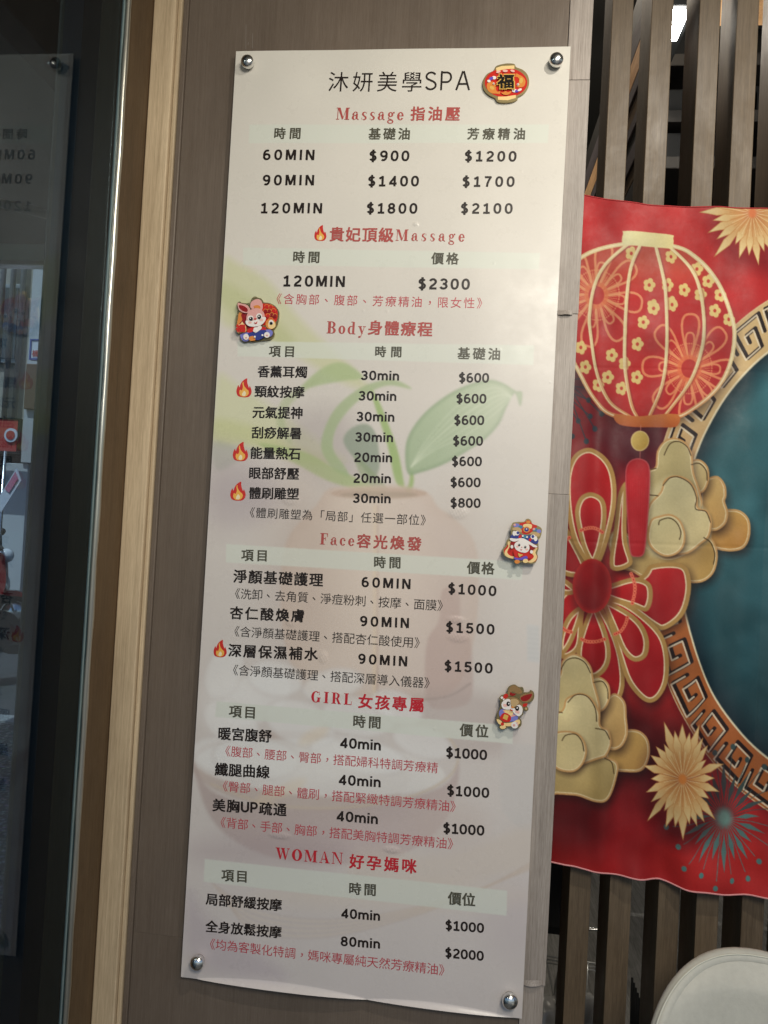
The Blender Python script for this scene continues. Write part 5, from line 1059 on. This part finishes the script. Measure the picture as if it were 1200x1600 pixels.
def sign_text(t, s, x0, z0, size, Y, m, vertical=False, off=.02):
    V = []; Fa = []; n0 = 0
    for i, c in enumerate(s):
        v, fa = glyph(c); dx = 0 if vertical else i*size*1.02; dz = -i*size*1.15 if vertical else 0
        for k, ox_ in enumerate((-off, 0, off)):
            V.append(np.stack([x0+dx+(v[:, 0]+ox_)*size, np.full(len(v), Y-k*.0004), z0+dz+v[:, 1]*size], 1)); Fa += [tuple(j+n0 for j in q_) for q_ in fa]; n0 += len(v)
    pydata('lettering', np.concatenate(V), Fa, m, t)
SW = mat('sign_white', (.75, .76, .80), .5); SR = mat('sign_red', (.52, .05, .04), .5); SB = mat('sign_blue', (.05, .10, .35), .5)
t, a, b = sign('wall_sign', 48, 533, 86, 560, 8.6, SW, 'white street sign with red characters seen near the top of the glass', frame=SB); hh = b[2]-a[2]
sign_text(t, '機車', a[0]+.02, a[2]+hh*.12, (b[0]-a[0])/3.3, 8.59, SR)
t, a, b = sign('shop_sign', -40, 656, 29, 703, 8.6, SR, 'red shop sign with a round white badge across the street')
bm = bmesh.new(); q = wat(17, 680, 8.58); bmesh.ops.create_cone(bm, segments=24, radius1=.10, radius2=.10, depth=.02, cap_ends=True, matrix=Matrix.Translation((q[0], 8.585, q[2])) @ Matrix.Rotation(R_(90), 4, 'X')); bm_obj('badge', bm, SW, t)
bm = bmesh.new(); bmesh.ops.create_cone(bm, segments=24, radius1=.065, radius2=.065, depth=.02, cap_ends=True, matrix=Matrix.Translation((q[0], 8.575, q[2])) @ Matrix.Rotation(R_(90), 4, 'X')); bm_obj('badge_centre', bm, SR, t)
t, a, b = sign('pavement_sign', 46, 772, 66, 940, 4.2, SW, 'tall white pavement sign with red characters beyond the glass', frame=mat('sign_edge', (.6, .62, .66), .4))
hh = b[2]-a[2]; sign_text(t, '新', a[0]+.012, b[2]-hh*.30, (b[0]-a[0])*.9, 4.19, SR, True, .03)
for x in (a[0]+.01, b[0]-.03): box('sign_leg', (x, 4.2, 0 if a[2] > .02 else -.09), (x+.02, 4.24, a[2]-.021), M_blk, t)
# tilted flag
t = thing('street_flag', tuple(wat(10, 780, 5)), 'tilted white and pink flag on a thin pole beyond the glass', 'flag')
c_ = [wat(26, 731, 5), wat(33, 751, 5), wat(2, 800, 5), wat(-10, 790, 5)]
v = [tuple(p_) for p_ in c_]+[(p_[0], p_[1]+.01, p_[2]) for p_ in c_]
pydata('flag_cloth', v, [(0, 1, 2, 3), (7, 6, 5, 4), (0, 4, 5, 1), (1, 5, 6, 2), (2, 6, 7, 3), (3, 7, 4, 0)], mat('flag_white', (.7, .72, .78), .6), t)
c_ = [wat(24, 737, 4.99), wat(28, 748, 4.99), wat(14, 770, 4.99), wat(7, 764, 4.99)]
pydata('flag_print', [tuple(p_) for p_ in c_], [(0, 1, 2, 3)], mat('flag_pink', (.6, .22, .32), .6), t)
pq = wat(-4, 790, 5); tube('flag_pole', [(pq[0], 5.03, -.1), (pq[0]+.02, 5.03, pq[2]+.5)], .012, M_steel, t, 8)
# scooters
def scooter(x, y, rz, bodyc, label):
    t = thing('scooter', (x, y, -.104), label, 'scooter', 'scooters parked across the street', rz)
    def sub(nm, bm, m, par=t, sm=True):
        bmesh.ops.recalc_face_normals(bm, faces=bm.faces); me = bpy.data.meshes.new(nm); bm.to_mesh(me); bm.free()
        if sm: me.shade_smooth()
        me.materials.append(m); o = bpy.data.objects.new(nm, me); COL.objects.link(o); o.parent = par; return o
    mb = mat('scooter_paint_'+bodyc, {'white': (.6, .62, .64), 'black': (.03, .03, .035), 'red': (.35, .03, .03)}[bodyc], .25, coat=.5)
    rub = mat('tyre_rubber', (.02, .02, .02), .8)
    for wx in (-.62, .62):
        bm = bmesh.new(); pts = [(wx+.19*math.cos(a), 0, .23+.19*math.sin(a)) for a in np.linspace(0, 2*math.pi, 25)]; tube_bm(bm, pts, .045, 8, False); wv = sub('wheel', bm, rub)
        bm = bmesh.new(); bmesh.ops.create_cone(bm, segments=20, radius1=.14, radius2=.14, depth=.05, cap_ends=True, matrix=Matrix.Translation((wx, 0, .23)) @ Matrix.Rotation(R_(90), 4, 'X')); sub('rim', bm, M_steel, wv)
    def prism(nm, prof, w_, m, sm=False, bev=.03):
        bm = bmesh.new(); q_ = smooth_loop(prof, 4); A = [bm.verts.new((a, -w_/2, b)) for a, b in q_]; B2 = [bm.verts.new((a, w_/2, b)) for a, b in q_]
        bm.faces.new(A); bm.faces.new(B2[::-1]); k = len(A)
        for i in range(k): bm.faces.new((A[i], B2[i], B2[(i+1) % k], A[(i+1) % k]))
        return sub(nm, bm, m, t, sm)
    prism('rear_body', [(-.85, .62), (-.80, .74), (-.40, .70), (-.05, .62), (0, .40), (-.10, .30), (-.40, .34), (-.70, .45)], .28, mb)
    prism('front_shield', [(.28, .32), (.40, .30), (.52, .55), (.50, .90), (.44, .98), (.40, .90), (.40, .60)], .34, mb)
    prism('footboard', [(-.08, .28), (.36, .28), (.40, .36), (-.05, .36)], .30, rub); prism('seat', [(-.80, .75), (-.75, .83), (-.40, .82), (-.10, .78), (-.05, .72), (-.40, .71)], .24, rub)
    prism('mudguard', [(.42, .42), (.50, .50), (.66, .50), (.80, .42), (.84, .34), (.74, .42), (.56, .44)], .12, mb)
    bm = bmesh.new(); tube_bm(bm, [(.62, 0, .25), (.50, 0, .6), (.44, 0, 1.0)], .03, 8); sub('fork', bm, M_steel)
    bm = bmesh.new(); tube_bm(bm, [(.38, -.32, 1.06), (.44, -.12, 1.02), (.44, .12, 1.02), (.38, .32, 1.06)], .02, 8); sub('handlebar', bm, rub)
    bm = bmesh.new(); bmesh.ops.create_uvsphere(bm, u_segments=12, v_segments=8, radius=.09, matrix=Matrix.Translation((.50, 0, .94))); sub('headlight', bm, mat('headlight_lens', (.7, .72, .74), .1))
    for s in (-1, 1):
        bm = bmesh.new(); tube_bm(bm, [(.42, s*.22, 1.04), (.40, s*.30, 1.22)], .008, 6); tube_bm(bm, [(.40, s*.30, 1.22), (.405, s*.38, 1.23)], .045, 8); sub('mirror', bm, rub)
    return t
s1 = wat(14, 860, 8.2); scooter(s1[0], 8.2, .3, 'white', 'white scooter parked farthest away, before the dark shop front')
s2 = wat(22, 880, 7.2); scooter(s2[0]-.7, 7.2, .5, 'red', 'red scooter parked left of the white one across the street')
s3 = wat(22, 925, 4.9); scooter(s3[0], 4.9, 1.0, 'black', 'black scooter parked nearest beyond the glass')
# beams of the porch and hanging lanterns outside the glass
bmn = thing('porch_beam', (-.5, .5, 2.6), 'dark ceiling beam of the porch seen at the top of the glass', 'beam')
a = PY(0, 15, .35); b = PY(165, 170, 2.1)
box('beam', (a[0]-.03, -1.5, 2.62), (a[0]+.05, 2.15, 2.779), M_blk, bmn, .004)
aw = thing('awning', (-2, 2.2, 2.3), 'beige awning edge outside, beyond the glass partition', 'awning')
M_aw = mat('beige_awning', (.46, .42, .34), .7); z1 = PY(40, 345, 2.25)[2]; z2_ = PY(40, 412, 2.25)[2]
box('fascia', (-3.2, 2.205, z2_), (-.3, 2.24, z1), M_aw, aw, .004); box('bottom_rail', (-3.2, 2.19, z2_-.03), (-.3, 2.25, z2_-.001), M_steel, aw, .004)
tube('strut', [(-2.9, .4, 2.7), (-.8, 2.19, z2_+.02)], .018, M_aw, aw, 10)
for i, (x, y, lb) in enumerate(((8, 90, 'leftmost'), (52, 128, 'rightmost'))):
    c_ = PY(x, y, 1.0); t = thing('hanging_bell', tuple(c_), lb+' of the two small dark pots hanging from the porch beam beyond the glass', 'hanging pot', 'pots hanging outside the glass')
    v = []; n_ = 16; prof = [(.02, .05), (.035, .045), (.05, 0), (.062, -.05), (.058, -.055)]
    bm = bmesh.new(); rg = [[bm.verts.new((c_[0]+r*math.cos(k*2*math.pi/n_), c_[1]+r*math.sin(k*2*math.pi/n_), c_[2]+h)) for k in range(n_)] for r, h in prof]
    for A, B2 in zip(rg, rg[1:]):
        for k in range(n_): bm.faces.new((A[k], A[(k+1) % n_], B2[(k+1) % n_], B2[k]))
    bm.faces.new(rg[0]); bm.faces.new(rg[-1][::-1]); bm_obj('pot', bm, mat('dark_clay', (.05, .04, .03), .7), t, True)
    tube('cord', [(c_[0], c_[1], c_[2]+.05), (c_[0]-.01, c_[1], 2.778)], .002, M_blk, t, 5)
